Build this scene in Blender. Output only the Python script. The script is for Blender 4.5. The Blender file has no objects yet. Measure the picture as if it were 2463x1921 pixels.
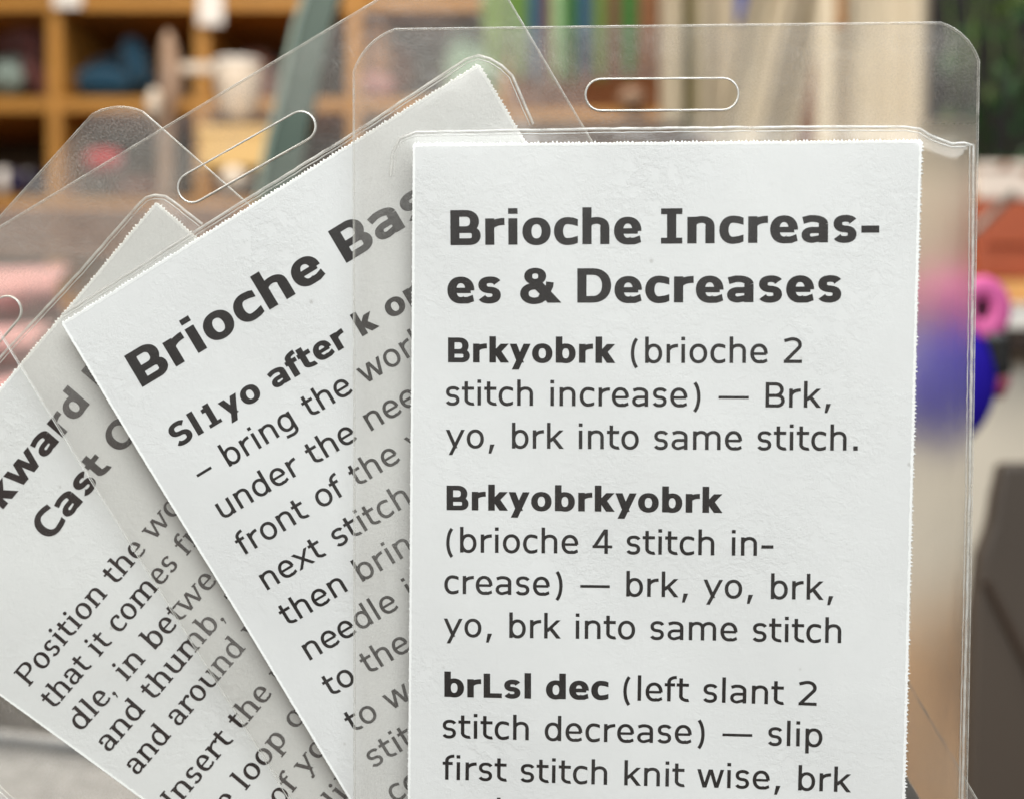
import bpy, bmesh, math, random
from mathutils import Vector, Matrix, geometry
random.seed(7)
# ------------------------------------------------------------------ camera, world, lamps, exposure
SC = bpy.context.scene; COL = SC.collection
W_, H_ = 2463.0, 1921.0
LENS = 50.0; F = LENS / 36.0 * W_; D0 = 0.20
cam = bpy.data.cameras.new('camera'); cam.lens = LENS; cam.sensor_width = 36; cam.clip_start = 0.01; cam.clip_end = 60
cam.dof.use_dof = True; cam.dof.focus_distance = 0.203; cam.dof.aperture_fstop = 15.5; cam.dof.aperture_blades = 0
co = bpy.data.objects.new('camera', cam); co.location = (0, -D0, 0); co.rotation_euler = (math.pi / 2, 0, 0)
COL.objects.link(co); SC.camera = co
CAM = Vector((0, -D0, 0))
SC.view_settings.view_transform = 'Standard'; SC.view_settings.look = 'None'; SC.view_settings.exposure = 0; SC.view_settings.gamma = 1
SC.cycles.transparent_max_bounces = 64; SC.cycles.max_bounces = 10; SC.cycles.diffuse_bounces = 3
SC.cycles.caustics_refractive = False; SC.cycles.caustics_reflective = False
SC.cycles.use_denoising = True; SC.cycles.use_adaptive_sampling = True; SC.cycles.adaptive_threshold = 0.025
wd = bpy.data.worlds.new('World'); SC.world = wd; wd.use_nodes = True
bg = wd.node_tree.nodes['Background']; bg.inputs[0].default_value = (1.0, 0.93, 0.85, 1); bg.inputs[1].default_value = 0.24
def area(name, loc, target, sx, sy, power, color):
    l = bpy.data.lights.new(name, 'AREA'); l.shape = 'RECTANGLE'; l.size = sx; l.size_y = sy; l.energy = power; l.color = color
    o = bpy.data.objects.new(name, l); o.location = loc
    o.rotation_euler = (Vector(target) - Vector(loc)).to_track_quat('-Z', 'Y').to_euler(); COL.objects.link(o); return o
area('ceiling_lamp_over_camera', (0.10, -0.90, 0.68), (0, 0, 0), 1.1, 0.6, 20.0, (0.925, 0.98, 1.0))
area('ceiling_lamp_over_cards', (0.25, 0.12, 1.3), (0, 0.05, 0), 0.7, 0.35, 9, (1.0, 0.93, 0.82))
area('ceiling_lamp_over_shelf', (-0.2, 1.3, 1.9), (-0.1, 2.3, 0.1), 1.6, 0.5, 36, (1.0, 0.88, 0.74))
area('fill_lamp_for_counter', (-0.45, 0.30, 0.80), (0.42, 1.1, -0.12), 0.8, 0.4, 15, (1.0, 0.90, 0.76))  # unseen fill lamp added at left to brighten the counter front

# ------------------------------------------------------------------ materials
def lin(c):
    return tuple(((v / 255) / 12.92 if v / 255 <= .04045 else ((v / 255 + .055) / 1.055) ** 2.4) for v in c)
def mat(name, col, rough=.6, var=.12, scale=40, bump=0.0, bscale=200, metallic=0, spec=.4, coat=0, rgb=False, sheen=0):
    m = bpy.data.materials.new(name); m.use_nodes = True; N = m.node_tree.nodes; L = m.node_tree.links
    p = N['Principled BSDF']; p.inputs['Roughness'].default_value = rough; p.inputs['Metallic'].default_value = metallic
    p.inputs['Specular IOR Level'].default_value = spec; p.inputs['Coat Weight'].default_value = coat; p.inputs['Sheen Weight'].default_value = sheen
    c = lin(col) if rgb else col
    tc = N.new('ShaderNodeTexCoord'); nz = N.new('ShaderNodeTexNoise'); nz.inputs['Scale'].default_value = scale; nz.inputs['Detail'].default_value = 5
    L.new(tc.outputs['Object'], nz.inputs['Vector'])
    mx = N.new('ShaderNodeMix'); mx.data_type = 'RGBA'; L.new(nz.outputs['Fac'], mx.inputs[0])
    mx.inputs[6].default_value = tuple(max(0, v * (1 - var)) for v in c) + (1,); mx.inputs[7].default_value = tuple(min(1, v * (1 + var)) for v in c) + (1,)
    L.new(mx.outputs[2], p.inputs['Base Color'])
    if bump:
        n2 = N.new('ShaderNodeTexNoise'); n2.inputs['Scale'].default_value = bscale; n2.inputs['Detail'].default_value = 6; L.new(tc.outputs['Object'], n2.inputs['Vector'])
        b = N.new('ShaderNodeBump'); b.inputs['Strength'].default_value = 1; b.inputs['Distance'].default_value = bump
        L.new(n2.outputs['Fac'], b.inputs['Height']); L.new(b.outputs[0], p.inputs['Normal'])
    return m

def paper_mat(name, base):
    m = bpy.data.materials.new(name); m.use_nodes = True; N = m.node_tree.nodes; L = m.node_tree.links
    p = N['Principled BSDF']; p.inputs['Roughness'].default_value = .75; p.inputs['Specular IOR Level'].default_value = .25
    tc = N.new('ShaderNodeTexCoord')
    n1 = N.new('ShaderNodeTexNoise'); n1.inputs['Scale'].default_value = 90; n1.inputs['Detail'].default_value = 8; n1.inputs['Roughness'].default_value = .65
    L.new(tc.outputs['Object'], n1.inputs['Vector'])
    # crease-like relief: ridged noise that shows only in patches
    n2 = N.new('ShaderNodeTexNoise'); n2.inputs['Scale'].default_value = 260; n2.inputs['Detail'].default_value = 9; n2.inputs['Roughness'].default_value = .72; n2.inputs['Distortion'].default_value = .15
    L.new(tc.outputs['Object'], n2.inputs['Vector'])
    n3 = N.new('ShaderNodeTexNoise'); n3.inputs['Scale'].default_value = 45; n3.inputs['Detail'].default_value = 2
    L.new(tc.outputs['Object'], n3.inputs['Vector'])
    r3 = N.new('ShaderNodeMapRange'); r3.inputs[1].default_value = .38; r3.inputs[2].default_value = .72; L.new(n3.outputs['Fac'], r3.inputs[0])
    a = N.new('ShaderNodeMath'); a.operation = 'SUBTRACT'; L.new(n2.outputs['Fac'], a.inputs[0]); a.inputs[1].default_value = .5
    ab = N.new('ShaderNodeMath'); ab.operation = 'ABSOLUTE'; L.new(a.outputs[0], ab.inputs[0])
    rr = N.new('ShaderNodeMapRange'); rr.inputs[1].default_value = 0; rr.inputs[2].default_value = .07; rr.inputs[3].default_value = 1; rr.inputs[4].default_value = 0; L.new(ab.outputs[0], rr.inputs[0])
    mu = N.new('ShaderNodeMath'); mu.operation = 'MULTIPLY'; L.new(rr.outputs[0], mu.inputs[0]); L.new(r3.outputs[0], mu.inputs[1])
    n4 = N.new('ShaderNodeTexNoise'); n4.inputs['Scale'].default_value = 1500; n4.inputs['Detail'].default_value = 3; L.new(tc.outputs['Object'], n4.inputs['Vector'])
    s4 = N.new('ShaderNodeMath'); s4.operation = 'MULTIPLY_ADD'; L.new(n4.outputs['Fac'], s4.inputs[0]); s4.inputs[1].default_value = .55; L.new(mu.outputs[0], s4.inputs[2])
    b = N.new('ShaderNodeBump'); b.inputs['Distance'].default_value = .000036; b.inputs['Strength'].default_value = 1
    L.new(s4.outputs[0], b.inputs['Height']); L.new(b.outputs[0], p.inputs['Normal'])
    rp = N.new('ShaderNodeMapRange'); rp.inputs[1].default_value = .25; rp.inputs[2].default_value = .75; L.new(n1.outputs['Fac'], rp.inputs[0])
    mx = N.new('ShaderNodeMix'); mx.data_type = 'RGBA'; L.new(rp.outputs[0], mx.inputs[0])
    mx.inputs[6].default_value = tuple(v * .93 for v in base) + (1,); mx.inputs[7].default_value = tuple(base) + (1,)
    # a few dark specks of fibre
    vo = N.new('ShaderNodeTexVoronoi'); vo.inputs['Scale'].default_value = 130; L.new(tc.outputs['Object'], vo.inputs['Vector'])
    lt = N.new('ShaderNodeMapRange'); lt.inputs[1].default_value = .02; lt.inputs[2].default_value = .05; lt.inputs[3].default_value = 1; lt.inputs[4].default_value = 0; L.new(vo.outputs['Distance'], lt.inputs[0])
    sp = N.new('ShaderNodeMix'); sp.data_type = 'RGBA'; L.new(lt.outputs[0], sp.inputs[0]); L.new(mx.outputs[2], sp.inputs[6]); sp.inputs[7].default_value = (.6, .59, .57, 1)
    L.new(sp.outputs[2], p.inputs['Base Color'])
    return m
M_PAPER = paper_mat('paper_matte_white', (.80, .80, .79))
M_TORN = mat('paper_fibre_edge', (.95, .95, .93), rough=.9, var=.02)
M_INK = mat('black_toner', (.012, .009, .0085), rough=.5, var=.5, scale=260)
M_INK2 = mat('black_toner_brownish', (.020, .0115, .011), rough=.5, var=.5, scale=260)

def film_mat(name, haze, tint, gritty=0.0, frost=None):
    m = bpy.data.materials.new(name); m.use_nodes = True; N = m.node_tree.nodes; L = m.node_tree.links
    N.clear(); out = N.new('ShaderNodeOutputMaterial')
    tc = N.new('ShaderNodeTexCoord')
    n1 = N.new('ShaderNodeTexNoise'); n1.inputs['Scale'].default_value = 60; n1.inputs['Detail'].default_value = 5; L.new(tc.outputs['Object'], n1.inputs['Vector'])
    n2 = N.new('ShaderNodeTexNoise'); n2.inputs['Scale'].default_value = 3800; n2.inputs['Detail'].default_value = 2; L.new(tc.outputs['Object'], n2.inputs['Vector'])
    r1 = N.new('ShaderNodeMapRange'); r1.inputs[1].default_value = .35; r1.inputs[2].default_value = .7; r1.inputs[3].default_value = haze * .4; r1.inputs[4].default_value = haze * 1.9; L.new(n1.outputs['Fac'], r1.inputs[0])  # patchy haze gives smudges and paints in soft glare veils
    # fine scratches and dust, in patches; their diagonal streaks also paint in glare
    mp = N.new('ShaderNodeMapping'); mp.inputs['Scale'].default_value = (1, .12, 1); mp.inputs['Rotation'].default_value = (0, 0, .9); L.new(tc.outputs['Object'], mp.inputs['Vector'])
    n3 = N.new('ShaderNodeTexNoise'); n3.inputs['Scale'].default_value = 2600; n3.inputs['Detail'].default_value = 2; L.new(mp.outputs[0], n3.inputs['Vector'])
    r3 = N.new('ShaderNodeMapRange'); r3.inputs[1].default_value = .62; r3.inputs[2].default_value = .78; r3.inputs[3].default_value = 0; r3.inputs[4].default_value = haze * 3; L.new(n3.outputs['Fac'], r3.inputs[0])
    r2 = N.new('ShaderNodeMapRange'); r2.inputs[1].default_value = .4; r2.inputs[2].default_value = .75; r2.inputs[3].default_value = .75; r2.inputs[4].default_value = 1.7 + gritty; L.new(n2.outputs['Fac'], r2.inputs[0])
    m1 = N.new('ShaderNodeMath'); m1.operation = 'MULTIPLY_ADD'; L.new(r1.outputs[0], m1.inputs[0]); L.new(r2.outputs[0], m1.inputs[1])
    gp = N.new('ShaderNodeMapRange'); gp.inputs[1].default_value = .5; gp.inputs[2].default_value = .65; L.new(n1.outputs['Fac'], gp.inputs[0])
    g2 = N.new('ShaderNodeMath'); g2.operation = 'MULTIPLY'; L.new(gp.outputs[0], g2.inputs[0]); L.new(r3.outputs[0], g2.inputs[1]); L.new(g2.outputs[0], m1.inputs[2])
    tr = N.new('ShaderNodeBsdfTransparent'); tr.inputs[0].default_value = tint + (1,)
    df = N.new('ShaderNodeBsdfDiffuse'); df.inputs[0].default_value = (.97, .95, .92, 1)
    tl = N.new('ShaderNodeBsdfTranslucent'); tl.inputs[0].default_value = (.97, .95, .92, 1)
    dm = N.new('ShaderNodeMixShader'); dm.inputs[0].default_value = .45; L.new(df.outputs[0], dm.inputs[1]); L.new(tl.outputs[0], dm.inputs[2])
    a = N.new('ShaderNodeMixShader'); L.new(m1.outputs[0], a.inputs[0]); L.new(tr.outputs[0], a.inputs[1]); L.new(dm.outputs[0], a.inputs[2])
    bp = N.new('ShaderNodeBump'); bp.inputs['Distance'].default_value = .00002; bp.inputs['Strength'].default_value = .8; L.new(n2.outputs['Fac'], bp.inputs['Height'])
    nb = N.new('ShaderNodeTexNoise'); nb.inputs['Scale'].default_value = 150; L.new(tc.outputs['Object'], nb.inputs['Vector'])
    b2 = N.new('ShaderNodeBump'); b2.inputs['Distance'].default_value = .00022; b2.inputs['Strength'].default_value = 1; L.new(nb.outputs['Fac'], b2.inputs['Height']); L.new(bp.outputs[0], b2.inputs['Normal'])
    gl = N.new('ShaderNodeBsdfGlossy'); gl.inputs['Roughness'].default_value = .24; gl.inputs['Color'].default_value = (1, .98, .95, 1); L.new(b2.outputs[0], gl.inputs['Normal'])
    lw = N.new('ShaderNodeLayerWeight'); lw.inputs[0].default_value = .5; L.new(b2.outputs[0], lw.inputs['Normal'])
    pw = N.new('ShaderNodeMath'); pw.operation = 'POWER'; L.new(lw.outputs['Facing'], pw.inputs[0]); pw.inputs[1].default_value = 4.5
    fr = N.new('ShaderNodeMath'); fr.operation = 'MULTIPLY_ADD'; L.new(pw.outputs[0], fr.inputs[0]); fr.inputs[1].default_value = .8; fr.inputs[2].default_value = .018
    b = N.new('ShaderNodeMixShader'); L.new(fr.outputs[0], b.inputs[0]); L.new(a.outputs[0], b.inputs[1]); L.new(gl.outputs[0], b.inputs[2])
    if frost:
        # the side margin of the pocket is embossed: it scatters what is seen through it
        x0, kx, y1 = frost; sx = N.new('ShaderNodeSeparateXYZ'); L.new(tc.outputs['Object'], sx.inputs[0])
        fx = N.new('ShaderNodeMapRange'); fx.inputs[1].default_value = x0; fx.inputs[2].default_value = x0 + .0008; mk = N.new('ShaderNodeMath'); mk.operation = 'MULTIPLY_ADD'; L.new(sx.outputs[1], mk.inputs[0]); mk.inputs[1].default_value = -kx; L.new(sx.outputs[0], mk.inputs[2]); L.new(mk.outputs[0], fx.inputs[0])
        fy = N.new('ShaderNodeMapRange'); fy.inputs[1].default_value = y1; fy.inputs[2].default_value = y1 - .006; L.new(sx.outputs[1], fy.inputs[0])
        fm = N.new('ShaderNodeMath'); fm.operation = 'MULTIPLY'; L.new(fx.outputs[0], fm.inputs[0]); L.new(fy.outputs[0], fm.inputs[1])
        fs = N.new('ShaderNodeMath'); fs.operation = 'MULTIPLY'; L.new(fm.outputs[0], fs.inputs[0]); fs.inputs[1].default_value = .8
        rf = N.new('ShaderNodeBsdfRefraction'); rf.inputs['IOR'].default_value = 1.14; rf.inputs['Roughness'].default_value = .36; rf.inputs[0].default_value = (.98, .97, .95, 1); L.new(b2.outputs[0], rf.inputs['Normal'])
        d3 = N.new('ShaderNodeMixShader'); d3.inputs[0].default_value = .07; L.new(rf.outputs[0], d3.inputs[1]); L.new(dm.outputs[0], d3.inputs[2]); rf = d3
        c = N.new('ShaderNodeMixShader'); L.new(fs.outputs[0], c.inputs[0]); L.new(b.outputs[0], c.inputs[1]); L.new(rf.outputs[0], c.inputs[2]); b = c
    L.new(b.outputs[0], out.inputs[0]); return m
def edge_mat(name, solid, rough=.25):
    m = bpy.data.materials.new(name); m.use_nodes = True; N = m.node_tree.nodes; L = m.node_tree.links; N.clear(); out = N.new('ShaderNodeOutputMaterial')
    tc = N.new('ShaderNodeTexCoord'); nz = N.new('ShaderNodeTexNoise'); nz.inputs['Scale'].default_value = 420; nz.inputs['Detail'].default_value = 4; L.new(tc.outputs['Object'], nz.inputs['Vector'])
    r = N.new('ShaderNodeMapRange'); r.inputs[1].default_value = .3; r.inputs[2].default_value = .7; r.inputs[3].default_value = solid * .45; r.inputs[4].default_value = min(1, solid * 1.45); L.new(nz.outputs['Fac'], r.inputs[0])
    tr = N.new('ShaderNodeBsdfTransparent'); df = N.new('ShaderNodeBsdfDiffuse'); df.inputs[0].default_value = (.95, .93, .86, 1)
    gl = N.new('ShaderNodeBsdfGlossy'); gl.inputs['Roughness'].default_value = rough
    d = N.new('ShaderNodeMixShader'); d.inputs[0].default_value = .35; L.new(df.outputs[0], d.inputs[1]); L.new(gl.outputs[0], d.inputs[2])
    a = N.new('ShaderNodeMixShader'); L.new(r.outputs[0], a.inputs[0]); L.new(tr.outputs[0], a.inputs[1]); L.new(d.outputs[0], a.inputs[2]); L.new(a.outputs[0], out.inputs[0]); return m
M_EDGE = edge_mat('vinyl_cut_edge', .42); M_SEAM = edge_mat('vinyl_weld_bead', .46, .3); M_SLOT = edge_mat('vinyl_slot_rim_glint', .95, .15)  # pale slot tube paints the light refracted along the slot's edge

# ------------------------------------------------------------------ helpers
def ray(px, py): return Vector(((px - W_ / 2) / F, 1.0, (H_ / 2 - py) / F))
def at(px, py, d): return CAM + ray(px, py) * d
def tag(o, label=None, cat=None, group=None, kind=None):
    if label: o['label'] = label
    if cat: o['category'] = cat
    if group: o['group'] = group
    if kind: o['kind'] = kind
    return o
def link(name, me, m=None, parent=None):
    o = bpy.data.objects.new(name, me); COL.objects.link(o)
    if m: me.materials.append(m)
    if parent: o.parent = parent
    return o
def empty(name, loc, label, cat, group=None):
    o = bpy.data.objects.new(name, None); o.empty_display_size = .02; o.location = loc; COL.objects.link(o); return tag(o, label, cat, group)
def mesh(name, vs, fs, m=None, parent=None, smooth=False):
    me = bpy.data.meshes.new(name); me.from_pydata([tuple(v) for v in vs], [], fs); me.update()
    if smooth: me.polygons.foreach_set('use_smooth', [True] * len(me.polygons))
    return link(name, me, m, parent)
def local(parent, p): return Vector(p) - parent.location

# ------------------------------------------------------------------ card planes
R1 = ray(2218, 338)
# plane normal from the measured convergence: the card leans back at its foot, its right side is nearer
NRM = Vector((-0.062, -1.0, -0.060)).normalized()
BASE = [0.0, 0.0034, 0.0068]
class Plane:
    def __init__(s, k, pTL, pTR):
        s.p0 = Vector((0, BASE[k], 0)); s.o = s.hit(*pTL); q = s.hit(*pTR)
        s.u = (q - s.o).normalized(); s.n = NRM.copy(); s.v = s.n.cross(s.u).normalized()
        s.M = Matrix(((s.u.x, s.v.x, s.n.x, s.o.x), (s.u.y, s.v.y, s.n.y, s.o.y), (s.u.z, s.v.z, s.n.z, s.o.z), (0, 0, 0, 1)))
    def hit(s, px, py):
        r = ray(px, py); t = (s.p0 - CAM).dot(NRM) / r.dot(NRM); return CAM + r * t
    def L(s, px, py):
        d = s.hit(px, py) - s.o; return Vector((d.dot(s.u), d.dot(s.v)))
PX = D0 / F       # metres per photo pixel at the card distance
def warp(u, v, ph):
    return .00016 * math.sin(u * 95 + ph) * math.sin(v * 70 + 1.3 * ph) + .00010 * math.sin(u * 160 + v * 120 + ph * 2)

# ------------------------------------------------------------------ lettering drawn as pen strokes
def se(cx, cy, rx, ry, a0, a1, p=2.12, n=14):
    out = []
    for i in range(n + 1):
        a = math.radians(a0 + (a1 - a0) * i / n); c, s = math.cos(a), math.sin(a)
        out.append((cx + rx * math.copysign(abs(c) ** (2 / p), c), cy + ry * math.copysign(abs(s) ** (2 / p), s)))
    return out
ADV_R = dict(zip('abcdefghijklmnopqrstuvwxyz', [1230,1276,1067,1276,1220,720,1276,1296,562,705,1212,562,1992,1296,1243,1276,1276,874,1067,807,1296,1212,1676,1212,1212,1076]))
ADV_R.update({' ':720, ',':745, '.':745, '(':930, ')':930, 'B':1404, 'L':1140, 'S':1400, '-':930, '–':1302, '—':2048, '1':1302, '2':1302, '4':1302, 'P':1235, 'I':862})
ADV_B = dict(zip('abcdefghijklmnopqrstuvwxyz', [1368,1432,1205,1432,1360,865,1432,1459,700,825,1374,700,2167,1459,1407,1432,1432,1018,1215,933,1459,1333,2005,1370,1333,1222]))
ADV_B.update({' ':700, 'B':1561, 'D':1700, 'I':1118, 'L':1304, 'S':1455, 'C':1483, 'O':1741, '&':1766, '1':1456, '-':983})
ADV_S = {c: w * 2048 for c, w in dict(P=.66, I=.36, a=.56, b=.60, c=.50, d=.61, e=.53, f=.36, g=.56, h=.64, i=.33, k=.62, l=.33, m=.95, n=.64, o=.57, p=.60, r=.46, s=.46, t=.38, u=.64, v=.56, w=.86, x=.58, y=.56).items()}
ADV_S.update({' ': .31 * 2048, ',': .30 * 2048, '.': .3 * 2048})
STY = {
 'r': dict(adv=ADV_R, S=.104, H=.092, X=.545, C=.727, A=.765, D=-.205, L=.080, R=.046, serif=False),
 'b': dict(adv=ADV_B, S=.198, H=.138, X=.548, C=.727, A=.765, D=-.205, L=.064, R=.036, serif=False),
 's': dict(adv=ADV_S, S=.116, H=.068, X=.508, C=.68, A=.715, D=-.215, L=.085, R=.040, serif=True),
}
class Pen:
    def __init__(s): s.polys = []
    def stroke(s, pts, S, H, closed=False, clip=None):
        # ribbon of quads along pts; pen is wider across (S) than up (H)
        P = [pts[0]]
        for q in pts[1:]:
            if math.hypot(q[0] - P[-1][0], q[1] - P[-1][1]) > 1e-4: P.append(q)
        if closed and math.hypot(P[0][0] - P[-1][0], P[0][1] - P[-1][1]) < 1e-4: P.pop()
        n = len(P); Lf, Rt = [], []
        for i in range(n):
            a = P[i - 1] if (i > 0 or closed) else P[i]; b = P[(i + 1) % n] if (i < n - 1 or closed) else P[i]
            tx, ty = b[0] - a[0], b[1] - a[1]; l = math.hypot(tx, ty) or 1; nx, ny = -ty / l, tx / l
            w = .5 * math.hypot(S * nx, H * ny)
            # outline offset measured along the normal of the pen ellipse
            e = [(P[i][0] + nx * w, P[i][1] + ny * w), (P[i][0] - nx * w, P[i][1] - ny * w)]
            if clip: e = [(min(max(x, clip[0]), clip[1]), y) for x, y in e]
            Lf.append(e[0]); Rt.append(e[1])
        for i in range(n if closed else n - 1):
            j = (i + 1) % n; s.polys.append([Lf[i], Rt[i], Rt[j], Lf[j]])
    def box(s, x0, y0, x1, y1): s.polys.append([(x0, y0), (x1, y0), (x1, y1), (x0, y1)])
    def diag(s, x0, y0, x1, y1, w): s.polys.append([(x0 - w / 2, y0), (x0 + w / 2, y0), (x1 + w / 2, y1), (x1 - w / 2, y1)])
def glyph(ch, k):
    st = STY[k]; S, H, X, C, A, D, LB, RB, sf = (st[q] for q in ('S', 'H', 'X', 'C', 'A', 'D', 'L', 'R', 'serif'))
    w = st['adv'].get(ch, 1200) / 2048; g = Pen(); o = .013; sx = LB + S / 2; l, r = RB, w - RB; m = w / 2; ih = H * .5; T = .050; E = .052
    def stem(x, y0, y1, f0='', f1=''):
        g.box(x - S / 2, y0, x + S / 2, y1)
        if sf:
            for y, f, up in ((y0, f0, 1), (y1, f1, -1)):
                if f:
                    a = x - S / 2 - (E if '<' in f else 0); b = x + S / 2 + (E if '>' in f else 0)
                    g.box(a, min(y, y + up * T), b, max(y, y + up * T))
    def ball(x, y, q=.055):
        if sf: g.polys.append([(x + q * math.cos(t * .5236), y + q * math.sin(t * .5236)) for t in range(12)])
    dw = S * 1.12
    if ch == 'o': g.stroke(se(m, X / 2, (r - l) / 2 - S / 2, X / 2 + o - ih, 0, 360, n=40), S, H, True)
    elif ch in 'bp':
        stem(sx, 0 if ch == 'b' else D, A if ch == 'b' else X, '' if ch == 'b' else '<>', '<')
        cx = (LB + r) / 2; g.stroke(se(cx, X / 2, (r - LB) / 2 - S / 2, X / 2 + o - ih, 0, 360, n=40), S, H, True)
    elif ch in 'dqg':
        x = w - sx; stem(x, 0 if ch == 'd' else (D if ch == 'q' else D + .15), A if ch == 'd' else X, '>' if ch == 'd' else '', '<' if ch == 'd' else '')
        cx = (l + w - LB) / 2; g.stroke(se(cx, X / 2, (w - LB - l) / 2 - S / 2, X / 2 + o - ih, 0, 360, n=40), S, H, True)
        if ch == 'g': g.stroke(se(m, D + .16, x - m, .16 - ih, 0, -90, n=10) + [(l + S * .45, D + ih + .02)], S, H)
    elif ch in 'nhm':
        stem(sx, 0, A if ch == 'h' else X, '<>', '<')
        xs = [w - sx] if ch != 'm' else [w / 2 + .002, w - sx]; x0 = sx
        for x in xs:
            mm = x0 + (x - x0) * .54
            g.stroke(se(mm, X - .20, mm - x0, .20 + o - ih, 180, 90, n=10) + se(mm, X - .19, x - mm, .19 + o - ih, 90, 0, n=10), S * .96, H)
            stem(x, 0, X - .185, '<>'); x0 = x
    elif ch == 'u':
        stem(w - sx, 0, X, '>', '<'); x0, x1 = sx, w - sx; mm = x0 + (x1 - x0) * .46
        stem(x0, .185, X, '', '<'); g.stroke(se(mm, .19, mm - x0, .19 + o - ih, 180, 270, n=10) + se(mm, .20, x1 - mm, .20 + o - ih, 270, 360, n=10), S * .96, H)
    elif ch == 'r':
        stem(sx, 0, X, '<>', '<'); rr = w - .012
        g.stroke(se(rr, X - .22, rr - sx, .22 - ih + .004, 180, 90, n=12), S * .95, H * 1.05); ball(rr - .01, X - .075)
    elif ch == 'c':
        cx = l + (r - l) * .57; rx = cx - l - S / 2; e2 = .045
        g.stroke([(r + .02, X + o - ih - e2), (r - (r - cx) * .45, X + o - ih - e2 * .30)] + se(cx, X / 2, rx, X / 2 + o - ih, 84, 276, n=30) + [(r - (r - cx) * .45, ih - o + e2 * .3), (r + .02, ih - o + e2)], S, H * 1.04, clip=(0, r + .002)); ball(r - .045, X - .115)
    elif ch == 'e':
        g.stroke(se(m, X / 2, (r - l) / 2 - S / 2, X / 2 + o - ih, -2, 295, n=36), S, H, clip=(0, r))
        g.stroke([(m, ih - o), (m + (r - m) * .5, ih - o + .002), (r - .012, ih + .035)], S, H, clip=(0, r - .006))
        g.box(l + S * .5, X * .5 - H * .46, r - S * .4, X * .5 + H * .36)
    elif ch == 'a':
        x = w - sx; stem(x, 0, X - .17, '>' if sf else '')
        mm = (l + x) / 2 + .01
        g.stroke([(l + .035, X - ih - .025), (mm - .06, X + o - ih)] + se(mm, X - .17, x - mm, .17 + o - ih, 90, 0, n=10), S, H); ball(l + .075, X - .115)
        yb = X * .59; cy = (yb + H * .0 + -o) / 2
        g.stroke([(x, yb - ih)] + se(mm - .01, (yb) / 2 - o / 2, mm - .01 - l - S / 2, (yb + o) / 2 - ih, 90, 270, n=18) + [(x - S * .2, .09)], S * .96, H * .92)
    elif ch in 'sS':
        hh = X if ch == 's' else C; ry = (hh + 2 * o - H) / 4; rx = (r - l) / 2 - S / 2; q = .012
        yu, yl = hh + o - ih - ry, -o + ih + ry
        g.stroke(se(m + q, yu, rx, ry, 30 if ch == 'S' else 22, 262, 2.25, n=24) + se(m - q, yl, rx, ry, 82, -158 if ch == 's' else -150, 2.25, n=24), S * .97, H, clip=(l, r))
    elif ch == 't':
        x = w * .36 if not sf else w * .4; rr = w - .02; g.box(x - S / 2, .15, x + S / 2, X + .155 if not sf else X + .12)
        g.stroke(se(rr - .02, .17, rr - .02 - x, .17 - ih + .008, 180, 270, n=10) + [(rr, ih)], S, H)
        g.box(.012, X - H, rr, X)
    elif ch == 'f':
        x = w * .40; rr = w + .012; stem(x, 0, A - .17, '<>'); g.stroke(se(rr, A - .18, rr - x, .18 - ih + .004, 180, 90, n=10), S, H); g.box(.012, X - H, w - .035, X); ball(rr - .02, A - .06, .05)
    elif ch in 'il':
        x = m; stem(x, 0, X if ch == 'i' else A, '<>', '<')
        if ch == 'i':
            if sf: ball(x - .005, A - .055, .062)
            else: g.box(x - S / 2 - .004, C - .10 * (1 if k == 'r' else 1.15) + .03, x + S / 2 + .004, C + .03)
    elif ch == 'k':
        stem(sx, 0, A, '<>', '<'); y = X * .40
        g.diag(sx + S * .15, y - .02, w - .02 - dw * .55, X, dw * 1.12); g.diag(w - .01 - dw * .58, 0, sx + (w - sx) * .26, X * .60, dw * 1.15)
        if sf: g.box(w - .2, X - T, w - .0, X); g.box(w - .19, 0, w + .01, T)
    elif ch in 'vw':
        n = 1 if ch == 'v' else 2; d2 = S * (1.02 if n == 1 or k == 'r' else .88)
        wi = w - .02 if n == 1 else (w - .02 + d2 * .85) / 2
        for i in range(n):
            a = .01 + i * (wi - d2 * .85); g.diag(a + wi / 2 - S * .05, 0, a + d2 * .5, X, d2); g.diag(a + wi / 2 + S * .05, 0, a + wi - d2 * .5, X, d2 * (.8 if sf else 1))
        if sf: g.box(-.02, X - T, .17, X); g.box(w - .15, X - T, w + .02, X)
    elif ch == 'y':
        d2 = S * 1.06; g.diag(m + .01, .0, .01 + d2 / 2, X, d2); g.diag(m - .145, D, w - .01 - d2 / 2, X, d2 * (.75 if sf else 1))
        if sf: g.box(-.02, X - T, .17, X); g.box(w - .15, X - T, w + .02, X); ball(m - .16, D + .04, .05)
    elif ch == 'x':
        g.diag(w - .015 - dw / 2, 0, .015 + dw / 2, X, dw); g.diag(.015 + dw / 2, 0, w - .015 - dw / 2, X, dw)
    elif ch in 'BDP':
        stem(LB + S / 2, 0, C, '<>' if ch == 'P' else '', '<'); r2 = w - (.045 if k != 'b' else .035)
        if ch == 'D': runs = [(0, C, r2)]
        elif ch == 'P': runs = [(C * .42, C, r2)]
        else: runs = [(0, C * .535, r2), (C * .535 - H, C, r2 - .035)]
        for y0, y1, rr in runs:
            ry = (y1 - y0) / 2 - ih; rx = min(rr - S / 2 - LB - S * .6, ry * (1.15 if ch != 'D' else 1.0)); cx = rr - S / 2 - rx
            g.stroke([(LB + S * .5, y1 - ih)] + se(cx, (y0 + y1) / 2, rx, ry, 90, -90, n=20) + [(LB + S * .5, y0 + ih)], S, H)
    elif ch == 'L': g.box(LB, 0, LB + S, C); g.box(LB, 0, w - .02, H)
    elif ch == 'I':
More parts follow.
